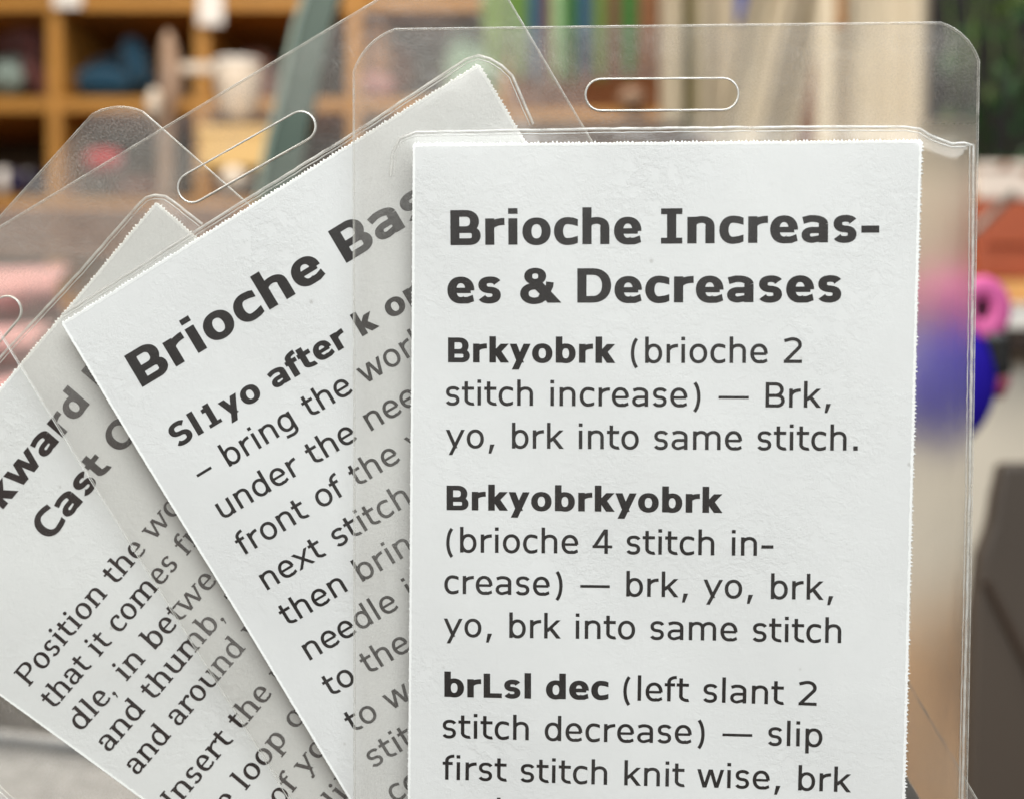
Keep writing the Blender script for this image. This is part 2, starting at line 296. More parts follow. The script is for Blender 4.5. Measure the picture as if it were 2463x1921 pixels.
        g.box(m - S / 2, 0, m + S / 2, C); t = H * .86; q = .42 * w if not sf else S / 2 + E; g.box(m - q, 0, m + q, t); g.box(m - q, C - t, m + q, C)
    elif ch in 'CO':
        if ch == 'O': g.stroke(se(m, C / 2, (r - l) / 2 - S / 2, C / 2 + o - ih, 0, 360, n=48), S, H, True)
        else:
            cx = l + (r - l) * .56; rx = cx - l - S / 2; e2 = .055
            g.stroke([(r + .02, C + o - ih - e2), (r - (r - cx) * .45, C + o - ih - e2 * .32)] + se(cx, C / 2, rx, C / 2 + o - ih, 84, 276, n=36) + [(r - (r - cx) * .45, ih - o + e2 * .32), (r + .02, ih - o + e2)], S, H * 1.05, clip=(0, r + .005))
    elif ch == '&':
        g.stroke(se(.355, .565, .150, .118, 0, 360, 2.1, n=28), S * .9, H * .85, True)
        g.stroke(se(.335, .195, .215, .155, 0, 360, 2.1, n=28), S * .95, H, True)
        g.diag(.775, 0, .30, .50, S * 1.5); g.stroke([(.47, .10), (.60, .21), (.665, .36), (.675, .44)], S * .85, H * .9)
        g.box(.60, .33, .78, .42) if False else None
    elif ch == '1':
        x = m + .01; g.box(x - S / 2, 0, x + S / 2, C); g.box(m - .20, 0, m + .22, H * .8); g.box(m - .19, C - H * 1.55, x, C - H * .6)
    elif ch == '2':
        g.stroke([(l + .03, C - .085)] + se(m - .005, C - .20, r - m - S * .55, .20 - ih + o, 118, -25, n=16) + [(l + .09, H * .8)], S, H * 1.02); g.box(l + .02, 0, r, H)
    elif ch == '4':
        x = w * .68; g.box(x - S / 2, 0, x + S / 2, C); g.box(l - .02, .17, w - .02, .17 + H * .9); g.diag(l + .035, .20, x - .01, C, S * 1.15)
    elif ch in '()':
        q = se(m + .20, (A + D) / 2 + .005, .26, (A - D) / 2 + .01, 122, 238, 2.0, n=16)
        if ch == ')': q = [(w - x, y) for x, y in q]
        g.stroke(q, S * .95, H)
    elif ch == ',': g.polys.append([(.04 + .055, -.155), (.04 + .135, -.155), (.04 + .235, .115), (.04 + .10, .115)]) if not sf else (ball(.13, .05, .06), g.diag(.11, -.12, .16, .05, .045))
    elif ch == '.': q = S * .62; g.box(m - q, 0, m + q, q * 2)
    elif ch == '-': g.box(.05, X * .5 - H * .5 - .01, w - .05, X * .5 + H * .5 - .005)
    elif ch == '–': g.box(.06, .245, w - .06, .33)
    elif ch == '—': g.box(.06, .245, w - .06, .325)
    return g.polys, w
CACHE = {}
def gl(ch, k):
    if (ch, k) not in CACHE:
        p, w = glyph(ch, k); xs = [x for q in p for x, y in q]; CACHE[ch, k] = (p, w, min(xs) if xs else 0, max(xs) if xs else 0)
    return CACHE[ch, k]
def text_line(card, pl, ph, runs, m, label, zoff=.00004):
    """runs: (text, style, i0, p0, i1, p1, em) - p0/p1 are where the ink of letter i0/i1 stands on the baseline"""
    V, Fc = [], []; lay = 0
    for (s, k, i0, p0, i1, p1, em) in runs:
        cur = 0; pos = []
        for ch in s: pos.append(cur); cur += gl(ch, k)[1]
        a = pos[i0] + gl(s[i0], k)[2]
        b = (pos[i1] + gl(s[i1], k)[2]) if i1 >= 0 else (pos[i1 + len(s)] + gl(s[i1], k)[3])
        A_, B_ = pl.L(*p0), pl.L(*p1); d = (B_ - A_); sc = d.length / (b - a); d.normalize(); up = Vector((-d.y, d.x)); ev = em * PX
        for ch, x0 in zip(s, pos):
            for poly in gl(ch, k)[0]:
                base = len(V); lay = (lay + 1) % 23
                for x, y in poly:
                    q = A_ + d * ((x0 + x - a) * sc) + up * (y * ev); V.append((q.x, q.y, warp(q.x, q.y, ph) + zoff + lay * 4e-7))
                Fc.append(tuple(range(base, base + len(poly))))
    o = mesh('text_line', V, Fc, m, card); o['label'] = label; return o
def ang(p, deg, dist): return (p[0] + dist * math.cos(math.radians(deg)), p[1] - dist * math.sin(math.radians(deg)))
def runa(s, k, i0, p0, deg, em):
    # same as a run, but the line is given by its slope
    cur = 0; pos = []
    for ch in s: pos.append(cur); cur += gl(ch, k)[1]
    a = pos[i0] + gl(s[i0], k)[2]; b = pos[-1] + gl(s[-1], k)[3]
    return (s, k, i0, p0, -1, ang(p0, deg, (b - a) * em), em)

# ------------------------------------------------------------------ papers
def make_card(pl, ph, corners, length, label, group):
    """corners: TL, TR and a second point on the left and right edge, photo pixels"""
    e = empty('printed_card', (0, 0, 0), label, 'card', group); e.matrix_world = pl.M
    TL, TR, PLf, PRt = [pl.L(*c) for c in corners]
    dl, dr = (PLf - TL).normalized(), (PRt - TR).normalized(); BL, BR = TL + dl * length, TR + dr * length
    nu, nv = 44, 70; V, Fc = [], []
    def P(s, t): return TL.lerp(TR, s).lerp(BL.lerp(BR, s), t)
    th = .00022
    for j in range(nv + 1):
        for i in range(nu + 1):
            q = P(i / nu, j / nv); V.append((q.x, q.y, warp(q.x, q.y, ph)))
    n0 = len(V)
    for j in range(nv + 1):
        for i in range(nu + 1): V.append((V[j * (nu + 1) + i][0], V[j * (nu + 1) + i][1], V[j * (nu + 1) + i][2] - th))
    idx = lambda i, j: j * (nu + 1) + i
    for j in range(nv):
        for i in range(nu):
            a, b, c, d = idx(i, j), idx(i, j + 1), idx(i + 1, j + 1), idx(i + 1, j); Fc.append((a, b, c, d)); Fc.append((a + n0, d + n0, c + n0, b + n0))
    ring = [idx(i, 0) for i in range(nu + 1)] + [idx(nu, j) for j in range(1, nv + 1)] + [idx(i, nv) for i in range(nu - 1, -1, -1)] + [idx(0, j) for j in range(nv - 1, 0, -1)]
    k0 = len(V); V += [V[a] for a in ring] + [V[a + n0] for a in ring]; nr = len(ring)
    for i in range(nr): j = (i + 1) % nr; Fc.append((k0 + i, k0 + nr + i, k0 + nr + j, k0 + j))
    mesh('paper_sheet', V, Fc, M_PAPER, e, True)
    # toothed fibre edge
    V, Fc = [], []; rnd = random.Random(int(ph * 100)); 
    for (a, b, amp) in ((TL, TR, 1.0), (TR, BR, 1.05), (BR, BL, .8), (BL, TL, .45)):
        d = (b - a); Ln = d.length; d = d / Ln; out = Vector((-d.y, d.x))
        if out.dot(a + b - TL - BR) < 0 and out.dot((a + b) / 2 - (TL + BR) / 2) < 0: out = -out
        n = int(Ln / .00052)
        prev = None
        for i in range(n + 1):
            base = a + d * (Ln * (i + rnd.uniform(-.16, .16) * (0 < i < n)) / n)
            for f, h in ((0, .00006), (.5, .00036 * amp * rnd.uniform(.35, 1.35)), (.72, .00022 * amp)):
                q = base + d * (Ln / n * f)
                if i == n and f > 0: continue
                z = warp(q.x, q.y, ph); pi = q - out * .00030 * rnd.uniform(.75, 1.2); po = q + out * h
                cur = len(V); V += [(pi.x, pi.y, z + .00002), (q.x + out.x * h * .3, q.y + out.y * h * .3, z + .00006), (po.x, po.y, z - .0001)]
                if prev is not None: Fc += [(prev, cur, cur + 1, prev + 1), (prev + 1, cur + 1, cur + 2, prev + 2)]
                prev = cur
    mesh('torn_edge', V, Fc, M_TORN, e)
    return e

# ------------------------------------------------------------------ vinyl sleeves
PF = Plane(0, (995, 350), (2218, 339))
_a, _b = PF.L(2214, 345), PF.L(2173, 1921); _k = (_b.x - _a.x) / (_b.y - _a.y)
FROST = (_a.x - _k * _a.y - .0006, _k, .004)
M_FILM = film_mat('clear_vinyl_film', .008, (.995, .994, .99))
M_BACK = film_mat('clear_vinyl_backing', .036, (.994, .991, .987), gritty=.3)
M_BACK_G = film_mat('clear_vinyl_backing_gritty', .050, (.993, .99, .985), gritty=1.0)
M_BACK_F = film_mat('clear_vinyl_backing_embossed', .037, (.993, .99, .985), gritty=.8, frost=FROST)
M_FILM_G = film_mat('clear_vinyl_film_scuffed', .009, (.99, .988, .98), gritty=1.2)
def tube(V, Fc, pts, rad, flat=1.0, closed=False, n=6):
    m = len(pts); st = len(V)
    for i in range(m):
        a = pts[i - 1] if (i or closed) else pts[i]; b = pts[(i + 1) % m] if (i < m - 1 or closed) else pts[i]
        t = (b - a).normalized(); s = Vector((-t.y, t.x, 0)); s.normalize()
        for k in range(n):
            an = 2 * math.pi * k / n; V.append(pts[i] + s * math.cos(an) * rad + Vector((0, 0, 1)) * math.sin(an) * rad * flat)
    for i in range(m if closed else m - 1):
        j = (i + 1) % m
        for k in range(n):
            k2 = (k + 1) % n; Fc.append((st + i * n + k, st + i * n + k2, st + j * n + k2, st + j * n + k))
def resample(pts, step, closed):
    out = []; n = len(pts)
    for i in range(n if closed else n - 1):
        a, b = pts[i], pts[(i + 1) % n]; k = max(1, int((b - a).length / step))
        for j in range(k): out.append(a.lerp(b, j / k))
    if not closed: out.append(pts[-1])
    return out
def sdist(p, poly):
    best = 9; ins = False; n = len(poly)
    for i in range(n):
        a, b = poly[i], poly[(i + 1) % n]; ab = b - a; t = max(0, min(1, (p - a).dot(ab) / ab.length_squared)); d = (p - a - ab * t).length
        if d < best: best = d
        if (a.y > p.y) != (b.y > p.y) and p.x < (b.x - a.x) * (p.y - a.y) / (b.y - a.y) + a.x: ins = not ins
    return best if ins else -best
def inset(poly, d):
    n = len(poly); out = []
    ar = sum(poly[i].x * poly[(i + 1) % n].y - poly[(i + 1) % n].x * poly[i].y for i in range(n)); sg = 1 if ar > 0 else -1
    for i in range(n):
        t = (poly[(i + 1) % n] - poly[i - 1]).normalized(); out.append(poly[i] + Vector((-t.y, t.x)) * d * sg)
    return out
def make_sleeve(pl, ph, outline, slot_a, slot_b, slot_r, seam, bead, label, group, fm, fb):
    """outline/seam: local 2D polygons; seam is the pocket weld, slot_* photo pixels"""
    e = empty('plastic_sleeve', (0, 0, 0), label, 'card sleeve', group); e.matrix_world = pl.M
    A_, B_ = pl.L(*slot_a), pl.L(*slot_b); d = (B_ - A_).normalized(); nn = Vector((-d.y, d.x)); R = slot_r * PX
    slot = [A_ + (-d * math.sin(t) + nn * math.cos(t)) * R for t in [math.pi * i / 12 for i in range(13)]] + [B_ + (d * math.sin(t) - nn * math.cos(t)) * R for t in [math.pi * i / 12 for i in range(13)]]
    def height(p, side):
        s = sdist(p, seam); t = max(0, min(1, s / .0022)); t = t * t * (3 - 2 * t)
        base = .00010 + t * .00040
        wob = (.00024 * math.sin(p.x * 130 + ph * 3) * math.sin(p.y * 85 + ph) + .00012 * math.sin(p.x * 330 + p.y * 210)) * (t * .55 if side > 0 else t)
        flat = .00012 * math.sin(p.x * 55 + ph) * math.sin(p.y * 48 + 2 * ph) * (1 - t)
        return side * base + warp(p.x, p.y, ph) * t + (abs(wob) if side > 0 else -abs(wob)) + flat
    for side, nm in ((1, 'front_film'), (-1, 'back_film')):
        ol = outline if side > 0 else inset(outline, .00016)
        ol2 = resample(ol, .0016, True); sl2 = resample(slot if side > 0 else inset(slot, -.00012), .0008, True)
        pts = [q.copy() for q in ol2] + [q.copy() for q in sl2]; n1, n2 = len(ol2), len(sl2)
        edges = [(i, (i + 1) % n1) for i in range(n1)] + [(n1 + i, n1 + (i + 1) % n2) for i in range(n2)]
        xs = [q.x for q in ol2]; ys = [q.y for q in ol2]; g = .0021; y = min(ys)
        sp = inset(resample(seam, .0011, True), 0)
        extra = [q.copy() for q in sp] + inset(sp, .0007) + inset(sp, .0015) + inset(sp, .0024)
        while y < max(ys):
            x = min(xs)
            while x < max(xs):
                p = Vector((x + g * .3 * random.uniform(-1, 1), y + g * .3 * random.uniform(-1, 1)))
                if abs(sdist(p, seam) - .0012) > .0020: extra.append(p)
                x += g
            y += g
        for p in extra:
            if sdist(p, ol2) > .0007 and sdist(p, slot) < -.0007: pts.append(p)
        r = geometry.delaunay_2d_cdt(pts, edges, [], 0, 1e-6)
        vs, fs = r[0], r[2]
        keep = []
        for f in fs:
            c = (vs[f[0]] + vs[f[1]] + vs[f[2]]) / 3
            p_, q_, r_ = (vs[i] for i in f); ar = abs((q_.x - p_.x) * (r_.y - p_.y) - (q_.y - p_.y) * (r_.x - p_.x)); mx = max((p_ - q_).length, (q_ - r_).length, (r_ - p_).length)
            if ar / mx < 4e-5: continue     # slivers along the straight edges
            if sdist(c, ol2) > 0 and sdist(c, sl2) < 0: keep.append(tuple(f))
        Z = [height(Vector(v), side) for v in vs]; th = .00007
        V = [(v.x, v.y, z + th) for v, z in zip(vs, Z)] + [(v.x, v.y, z - th) for v, z in zip(vs, Z)]; n = len(vs)
        Fc = []; cnt = {}
        for a, b, c in keep:
            Fc += [(a, b, c), (a + n, c + n, b + n)]
            for q in ((a, b), (b, c), (c, a)): cnt[q] = 1
        for (a, b) in list(cnt):
            if (b, a) not in cnt: k = len(V); V += [V[b], V[a], V[a + n], V[b + n]]; Fc.append((k, k + 1, k + 2, k + 3))
        mesh(nm, V, Fc, fm if side > 0 else fb, e, True)
        ev, ef = [], []
        tube(ev, ef, [Vector((q.x, q.y, height(q, side))) for q in resample(inset(ol, -.00002), .002, True)], .000085 if side > 0 else .00006, 1.4, True); mesh('cut_edge', ev, ef, M_EDGE, e, True)
        ev, ef = [], []
        tube(ev, ef, [Vector((q.x, q.y, height(q, side))) for q in sl2],   .00014 if side > 0 else .00006, 1.3, True); mesh('slot_rim_glint', ev, ef, M_SLOT, e, True)
    ev, ef = [], []; s0, s1 = bead
    for off, rad in ((0, .00022), (.00050, .00009)):
        s2 = resample(inset(seam, off)[s0:s1], .0012, False); rn = random.Random(3)
        s2 = [q + Vector((rn.uniform(-1, 1), rn.uniform(-1, 1))) * .00004 for q in s2]
        tube(ev, ef, [Vector((q.x, q.y, height(q, 1) + .00008)) for q in s2], rad, .8, False)
    mesh('weld_seam', ev, ef, M_SEAM, e, True)
    return e
def bez(a, b, c, n=8): return [a * (1 - t) ** 2 + b * 2 * t * (1 - t) + c * t * t for t in [i / n for i in range(n + 1)]]
def rr_poly(TL, TR, BR, BL, rad):
    P = [TL, TR, BR, BL]; out = []
    for i in range(4):
        a, b, c = P[i - 1], P[i], P[(i + 1) % 4]; r = rad[i]
        out += bez(b + (a - b).normalized() * r, b + ((a - b).normalized() + (c - b).normalized()) * r * .26, b + (c - b).normalized() * r)
    return out
def quad(pl, tl, tr, l2, r2, length):
    TL, TR, A_, B_ = pl.L(*tl), pl.L(*tr), pl.L(*l2), pl.L(*r2)
    return TL, TR, TR + (B_ - TR).normalized() * length, TL + (A_ - TL).normalized() * length

GS, GC = 'clear plastic sleeves fanned out with printed cards', 'printed knitting help cards'
# ---- front card
CF = make_card(PF, 0.6, [(994, 349), (2216, 340), (982, 1921), (2174, 1921)], .138, 'upright white card headed Brioche Increases & Decreases, nearest of the three', GC)
T = lambda card, pl, ph, m, *runs: text_line(card, pl, ph, runs, m, 'printed line reading "%s"' % ' '.join(r[0] for r in runs))
ft = lambda *r: T(CF, PF, .6, M_INK, *r)
ft(('Brioche Increas-', 'b', 0, (1083.7, 590), -1, (2114.7, 582.5), 114))
ft(('es & Decreases', 'b', 0, (1076, 729), -1, (2023, 726.5), 112))
ft(('Brkyobrk', 'b', 0, (1077.3, 871.6), -1, (1480, 873), 82), ('(brioche 2', 'r', 0, (1517.3, 873), -1, (1928.8, 873), 82))
ft(('stitch increase) — Brk,', 'r', 0, (1072.2, 974), -1, (1998.3, 980), 81.5))
ft(('yo, brk into same stitch.', 'r', 0, (1072.2, 1076.8), -1, (2063, 1082.8), 81.5))
ft(('Brkyobrkyobrk', 'b', 0, (1074.3, 1225.5), -1, (1737.5, 1232), 82))
ft(('(brioche 4 stitch in-', 'r', 0, (1073.7, 1326.5), -1, (1859.9, 1335.5), 81.5))
ft(('crease) — brk, yo, brk,', 'r', 0, (1069, 1426), -1, (2004.4, 1441.6), 81.5))
ft(('yo, brk into same stitch', 'r', 0, (1067.6, 1529), -1, (2023, 1545), 81.5))
ft(('brLsl dec', 'b', 0, (1069, 1674), -1, (1463.5, 1681), 82), ('(left slant 2', 'r', 0, (1499, 1683), -1, (1964, 1696), 81.5))
ft(('stitch decrease) — slip', 'r', 0, (1064.6, 1773), -1, (1977.7, 1795.5), 81.5))
ft(('first stitch knit wise, brk', 'r', 0, (1064.6, 1872.9), -1, (2046.6, 1904), 81.5))
ft(('and', 'r', 0, (1064.6, 1974), -1, (1204, 1977), 81.5), ('f', 'r', 0, (1267, 1980), -1, (1296, 1981), 81.5))
q = quad(PF, (850, 72), (2357, 53), (852, 1921), (2325, 1921), .152)
s = quad(PF, (940, 322), (2252, 309), (935, 1921), (2318, 1921), .121)
seamF = rr_poly(*s, [.0040, .0040, .003, .003])
# at the top right the weld sags to the side edge
seamF = [PF.L(930, 2500), PF.L(938, 1400), PF.L(940, 425), PF.L(945, 368), PF.L(962, 335), PF.L(1000, 319), PF.L(1300, 314), PF.L(1650, 309), PF.L(2000, 306), PF.L(2180, 306), PF.L(2212, 311), PF.L(2238, 327), PF.L(2262, 337), PF.L(2290, 346), PF.L(2318, 345), PF.L(2341, 350), PF.L(2338, 700), PF.L(2330, 1200), PF.L(2300, 2500)]
make_sleeve(PF, .6, rr_poly(*q, [.0058, .0052, .004, .004]), (1446, 229), (1738, 227), 37, seamF, (2, 19), 'upright clear plastic sleeve nearest the camera, with a level hanging slot at its top', GS, M_FILM, M_BACK_F)
# ---- middle card
PM = Plane(1, (147, 778), (1152, 156))
CM = make_card(PM, 2.1, [(149, 779), (1151, 157), (841, 1921), (2210, 1921)], .142, 'white card headed Brioche Basics, tilted behind the upright card', GC)
mt = lambda *r: T(CM, PM, 2.1, M_INK, *r)
mt(('Brioche Basics', 'b', 0, (343, 931), 8, (833.6, 632.9), 123))
mt(('Sl1yo after k or p', 'b', 1, (478, 1047), 12, (872, 809.6), 80))
mt(('– bring the work', 'r', 2, (552.9, 1122), 9, (775.7, 986.8), 79))
mt(('under the needle', 'r', 1, (580.7, 1223), 7, (785.2, 1100.8), 79))
mt(('front of the yarn', 'r', 1, (614, 1318.7), 10, (890, 1152.3), 79))
mt(('next stitch,', 'r', 0, (643.2, 1419), 7, (878.2, 1277), 79))
mt(('then bring the', 'r', 1, (722, 1488), 5, (872.9, 1398), 79))
mt(('needle in back', 'r', 0, (745.4, 1588), 4, (910.9, 1490), 79))
mt(runa('to the back', 'r', 4, (916.8, 1603.6), 30.8, 79))
mt(runa('to work the', 'r', 1, (878, 1745.7), 30.8, 79))
mt(runa('stitch with', 'r', 0, (899, 1846), 30.8, 79))
mt(runa('completed', 'r', 0, (950, 1930), 30.8, 79))
q = quad(PM, (-115, 617), (1150, -128), (280, 1253), (2350, 1921), .138)
TLm = PM.L(8, 817); dl = (PM.L(280, 1253) - TLm).normalized(); u0 = PM.L(0, 545); du = (PM.L(850, 35) - u0).normalized()
def isect(a, d, b, e):
    det = d.x * (-e.y) + e.x * d.y; t = ((b.x - a.x) * (-e.y) + e.x * (b.y - a.y)) / det; return a + d * t
r0 = PM.L(1224, 0); dr = (PM.L(2350, 1921) - r0).normalized()
qTL, qTR = isect(TLm, dl, u0, du), isect(r0, dr, u0, du)
seamM = [PM.L(850, 2230), PM.L(95, 880), PM.L(100, 800), PM.L(150, 757), PM.L(272, 682), PM.L(479, 552), PM.L(850, 323), PM.L(1120, 145), PM.L(1150, 134), PM.L(1180, 143), PM.L(1209, 160), PM.L(1232, 183), PM.L(1283, 300), PM.L(2500, 2400)]
make_sleeve(PM, 2.1, rr_poly(qTL, qTR, qTR + dr * .158, qTL + dl * .158, [.0055, .0062, .004, .004]), (463, 452), (724, 305), 36, seamM, (3, 13), 'clear plastic sleeve of the tilted middle card, its slot slanting up to the right', GS, M_FILM, M_BACK)
# ---- rear card
PB = Plane(2, (-385, 1390), (378, 488))
CB = make_card(PB, 4.0, [(-385, 1392), (377, 489), (0, 1672), (1080, 1110)], .142, 'white card with the Cast On heading, turned furthest and hindmost of the three', GC)
bt = lambda *r: T(CB, PB, 4.0, M_INK2, *r)
bt(runa('Backward Loop', 'b', 6, (150, 1052), 50.3, 98))
bt(runa('Cast On', 'b', 0, (120, 1301.5), 50.5, 97))
bt(('Position the working', 's', 0, (70, 1651), 7, (232, 1462), 80))
bt(('that it comes from', 's', 0, (128, 1708), 10, (340, 1463), 80))
bt(('dle, in between', 's', 0, (194, 1760), 6, (321, 1620), 80))
bt(('and thumb, and', 's', 0, (262, 1810), 7, (454, 1588), 80))
bt(('and around your', 's', 0, (330, 1865), 9, (567, 1588), 80))
bt(runa('Insert the needle', 's', 0, (422, 1946), 50, 80))
bt(runa('the loop of', 's', 4, (592, 1900), 50.5, 80))
bt(runa('end of your', 's', 4, (676, 1940), 51, 80))
bt(runa('like this', 's', 0, (812, 1946), 51, 80))
u0 = PB.L(0, 522); du = (PB.L(224, 274) - u0).normalized(); r0 = PB.L(420, 323 + 12); dr = (PB.L(599, 492) - r0).normalized()
l0 = PB.L(0, 1897); dl = (PB.L(20, 1914) - l0).normalized(); dl = dr
qTL, qTR = isect(l0, dl, u0, du), isect(r0, dr, u0, du)
seamB = [PB.L(-560, 1500), PB.L(0, 862), PB.L(195, 652), PB.L(338, 489), PB.L(354, 476), PB.L(374, 470), PB.L(398, 473), PB.L(414, 482), PB.L(487, 540), PB.L(1500, 1480), PB.L(700, 2500)]
make_sleeve(PB, 4.0, rr_poly(qTL, qTR, qTR + dr * .158, qTL + dl * .158, [.0055, .0052, .004, .004]), (-170, 968), (18, 747), 36, seamB, (0, 9), 'rearmost clear plastic sleeve, its rounded corner at the upper left', GS, M_FILM_G, M_BACK_G)

# ================================================================== THE SHOP BEHIND
def lbox(name, parent, x0, x1, y0, y1, z0, z1, m, bev=.002):
    """box in world metres, as a child of parent"""
    bm = bmesh.new(); bmesh.ops.create_cube(bm, size=1)
    for v in bm.verts: v.co = Vector(((x0 + x1) / 2 + v.co.x * (x1 - x0), (y0 + y1) / 2 + v.co.y * (y1 - y0), (z0 + z1) / 2 + v.co.z * (z1 - z0))) - (parent.location if parent else Vector())
    if bev: bmesh.ops.bevel(bm, geom=bm.edges[:], offset=bev, segments=2, profile=.6, affect='EDGES')
    me = bpy.data.meshes.new(name); bm.to_mesh(me); bm.free(); return link(name, me, m, parent)
def pbox(name, parent, px0, py0, px1, py1, d, depth, m, bev=.002):
    a, b = at(px0, py1, d), at(px1, py0, d); return lbox(name, parent, a.x, b.x, a.y, a.y + depth, a.z, b.z, m, bev)
def grid_cloth(name, parent, px0, py0, px1, py1, d, fn, m, nu=60, nv=30, lean=0):
    V, Fc = [], []
    for j in range(nv + 1):
        for i in range(nu + 1):
            s, t = i / nu, j / nv; p = at(px0 + (px1 - px0) * s + lean * t, py0 + (py1 - py0) * t, d); p.y += fn(s, t); V.append(p - parent.location)
    for j in range(nv):
        for i in range(nu): a = j * (nu + 1) + i; Fc.append((a, a + nu + 1, a + nu + 2, a + 1))
    o = mesh(name, V, Fc, m, parent, True); md = o.modifiers.new('thickness', 'SOLIDIFY'); md.thickness = .003; return o
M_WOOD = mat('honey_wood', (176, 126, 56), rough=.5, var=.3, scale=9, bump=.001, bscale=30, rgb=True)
M_WOODB = mat('honey_wood_shaded', (64, 44, 16), rough=.6, var=.2, scale=7, rgb=True)  # same wood darkened: shade inside the cubbies is put into the colour
M_WHITE = mat('white_card', (.82, .80, .78), rough=.6, var=.04)
# ---- cubby shelving
DS = 2.4
shelf = empty('cubby_shelf', at(485, 560, DS), 'honey coloured wooden cubby shelving holding yarn, out of focus behind the sleeves', 'shelf')
XS = [-237, 130, 485, 852, 1218]; YS = [-245, 8, 252, 492, 735]
for x in XS: pbox('upright', shelf, x - 17, YS[0], x + 17, YS[-1] + 18, DS, .30, M_WOOD)
for y in YS:
    for a, b in zip(XS, XS[1:]): pbox('shelf_board', shelf, a + 17.3, y - 17, b - 17.3, y + 17, DS + .004, .29, M_WOOD)
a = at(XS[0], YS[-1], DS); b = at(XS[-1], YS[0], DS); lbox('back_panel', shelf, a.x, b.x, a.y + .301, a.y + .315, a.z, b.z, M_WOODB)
# ---- yarn
def skein_mesh(L, R, tw=3.0, n=34, m=36, strands=9):
    V, Fc = [], []
    for i in range(n + 1):
        t = i / n; r = R * (.32 + .68 * math.sin(math.pi * min(1, max(0, t)) ) ** .45) if 0 < t < 1 else R * .15
        for k in range(m):
            a = 2 * math.pi * k / m; rr = r * (1 + .10 * math.sin(strands * a + tw * 2 * math.pi * t) + .04 * math.sin(23 * a + 40 * t))
            V.append(((t - .5) * L, rr * math.cos(a), rr * math.sin(a)))
    for i in range(n):
        for k in range(m): k2 = (k + 1) % m; Fc.append((i * m + k, i * m + k2, (i + 1) * m + k2, (i + 1) * m + k))
    Fc.append(tuple(range(m - 1, -1, -1))); Fc.append(tuple(n * m + k for k in range(m))); return V, Fc
def skein(px, py, d, Lpx, Rpx, rz, ry, m, label, group, band=True):
    """ry: turn in the picture plane, rz: turn about the vertical"""
    s = d / F; e = empty('yarn_skein', at(px, py, d + Rpx * s), label, 'yarn', group); e.rotation_euler = (0, ry, rz)
    V, Fc = skein_mesh(Lpx * s, Rpx * s); mesh('wool', V, Fc, m, e, True)
    if band:
        V, Fc = [], []; R = Rpx * s * 1.09; h = Lpx * s * .11
        for i in range(2):
            for k in range(28): a = 2 * math.pi * k / 28; V.append(((i - .5) * 2 * h, R * math.cos(a), R * math.sin(a)))
        for k in range(28): Fc.append((k, (k + 1) % 28, 28 + (k + 1) % 28, 28 + k))
        o = mesh('paper_band', V, Fc, M_WHITE, e, True); md = o.modifiers.new('t', 'SOLIDIFY'); md.thickness = .001
    return e
wool = lambda n, c: mat(n, c, rough=.95, var=.35, scale=30, bump=.002, bscale=240, rgb=True, sheen=.3)
W_TEAL = wool('teal_wool', (12, 62, 88)); W_PALE = wool('pale_sea_wool', (128, 146, 142)); W_MAUVE = wool('mauve_wool', (104, 62, 60)); W_NAVY = wool('navy_wool', (28, 20, 62))
W_PINK = wool('dusty_pink_wool', (176, 126, 126)); W_RED = wool('red_wool', (190, 50, 62)); W_BROWN = wool('brown_wool', (120, 74, 58)); W_SAND = wool('sand_wool', (186, 140, 104))
GY = 'yarn skeins lying in the cubbies'
skein(250, 200, DS + .03, 130, 34, .2, 0, W_TEAL, 'teal yarn skein lying lowest and leftmost in the second cubby', GY, False)
skein(330, 206, DS + .10, 130, 30, -.3, .1, W_TEAL, 'teal yarn skein lying right of the others in the second cubby', GY, False)
skein(262, 168, DS + .12, 110, 28, .1, -.2, W_TEAL, 'teal yarn skein resting on top of the lowest teal one', GY, False)
skein(325, 150, DS + .04, 120, 28, .1, 1.35, W_TEAL, 'teal yarn skein standing on end in the second cubby', GY, False)
skein(18, 190, DS + .02, 70, 34, .5, .2, W_PALE, 'pale grey green yarn skein at the left edge, lower of two', GY, False)
skein(26, 165, DS + .10, 80, 26, .2, -.1, W_PALE, 'pale grey green yarn skein lying on top of its twin at the left edge', GY, False)
skein(70, 95, DS + .12, 110, 36, 0, 1.3, W_MAUVE, 'dull mauve yarn skein standing at the back of the first cubby', GY, False)
skein(20, 80, DS + .16, 110, 34, 0, 1.5, W_MAUVE, 'dull mauve yarn skein standing behind the pale green skeins', GY, False)
skein(88, 185, DS + .06, 100, 26, .4, 1.1, W_MAUVE, 'dull mauve yarn skein leaning against the first upright', GY, False)
skein(10, 440, DS + .03, 110, 32, .2, 0, W_NAVY, 'navy yarn skein lying at the far left on the lower shelf', GY)
skein(72, 442, DS + .08, 100, 30, -.2, 0, W_NAVY, 'navy yarn skein lying beside the far left one', GY)
skein(250, 385, DS + .03, 90, 26, .2, -.1, W_RED, 'red yarn skein seen through the rearmost sleeve', GY, False)
skein(330, 450, DS + .08, 120, 30, .1, 0, W_BROWN, 'brown yarn skein lying under the red one', GY, False)
skein(620, 190, DS + .06, 130, 46, 0, 1.4, W_BROWN, 'brown yarn skein standing in the third cubby', GY, False)
skein(900, 120, DS + .05, 150, 48, 0, 1.45, W_SAND, 'sand coloured yarn skein standing left in the fourth cubby', GY, False)
skein(955, 170, DS + .09, 120, 44, 0, 1.6, W_BROWN, 'brown yarn skein standing beside the sand coloured one', GY, False)
skein(890, 208, DS + .02, 120, 30, 0, 0.1, W_PINK, 'dusty pink yarn skein lying at the front of the fourth cubby', GY, False)
skein(1000, 350, DS + .06, 160, 50, 0, 0.1, W_SAND, 'sand coloured yarn skein lying in the lower fourth cubby', GY, False)
W_AQUA = wool('pale_aqua_wool', (150, 186, 166))
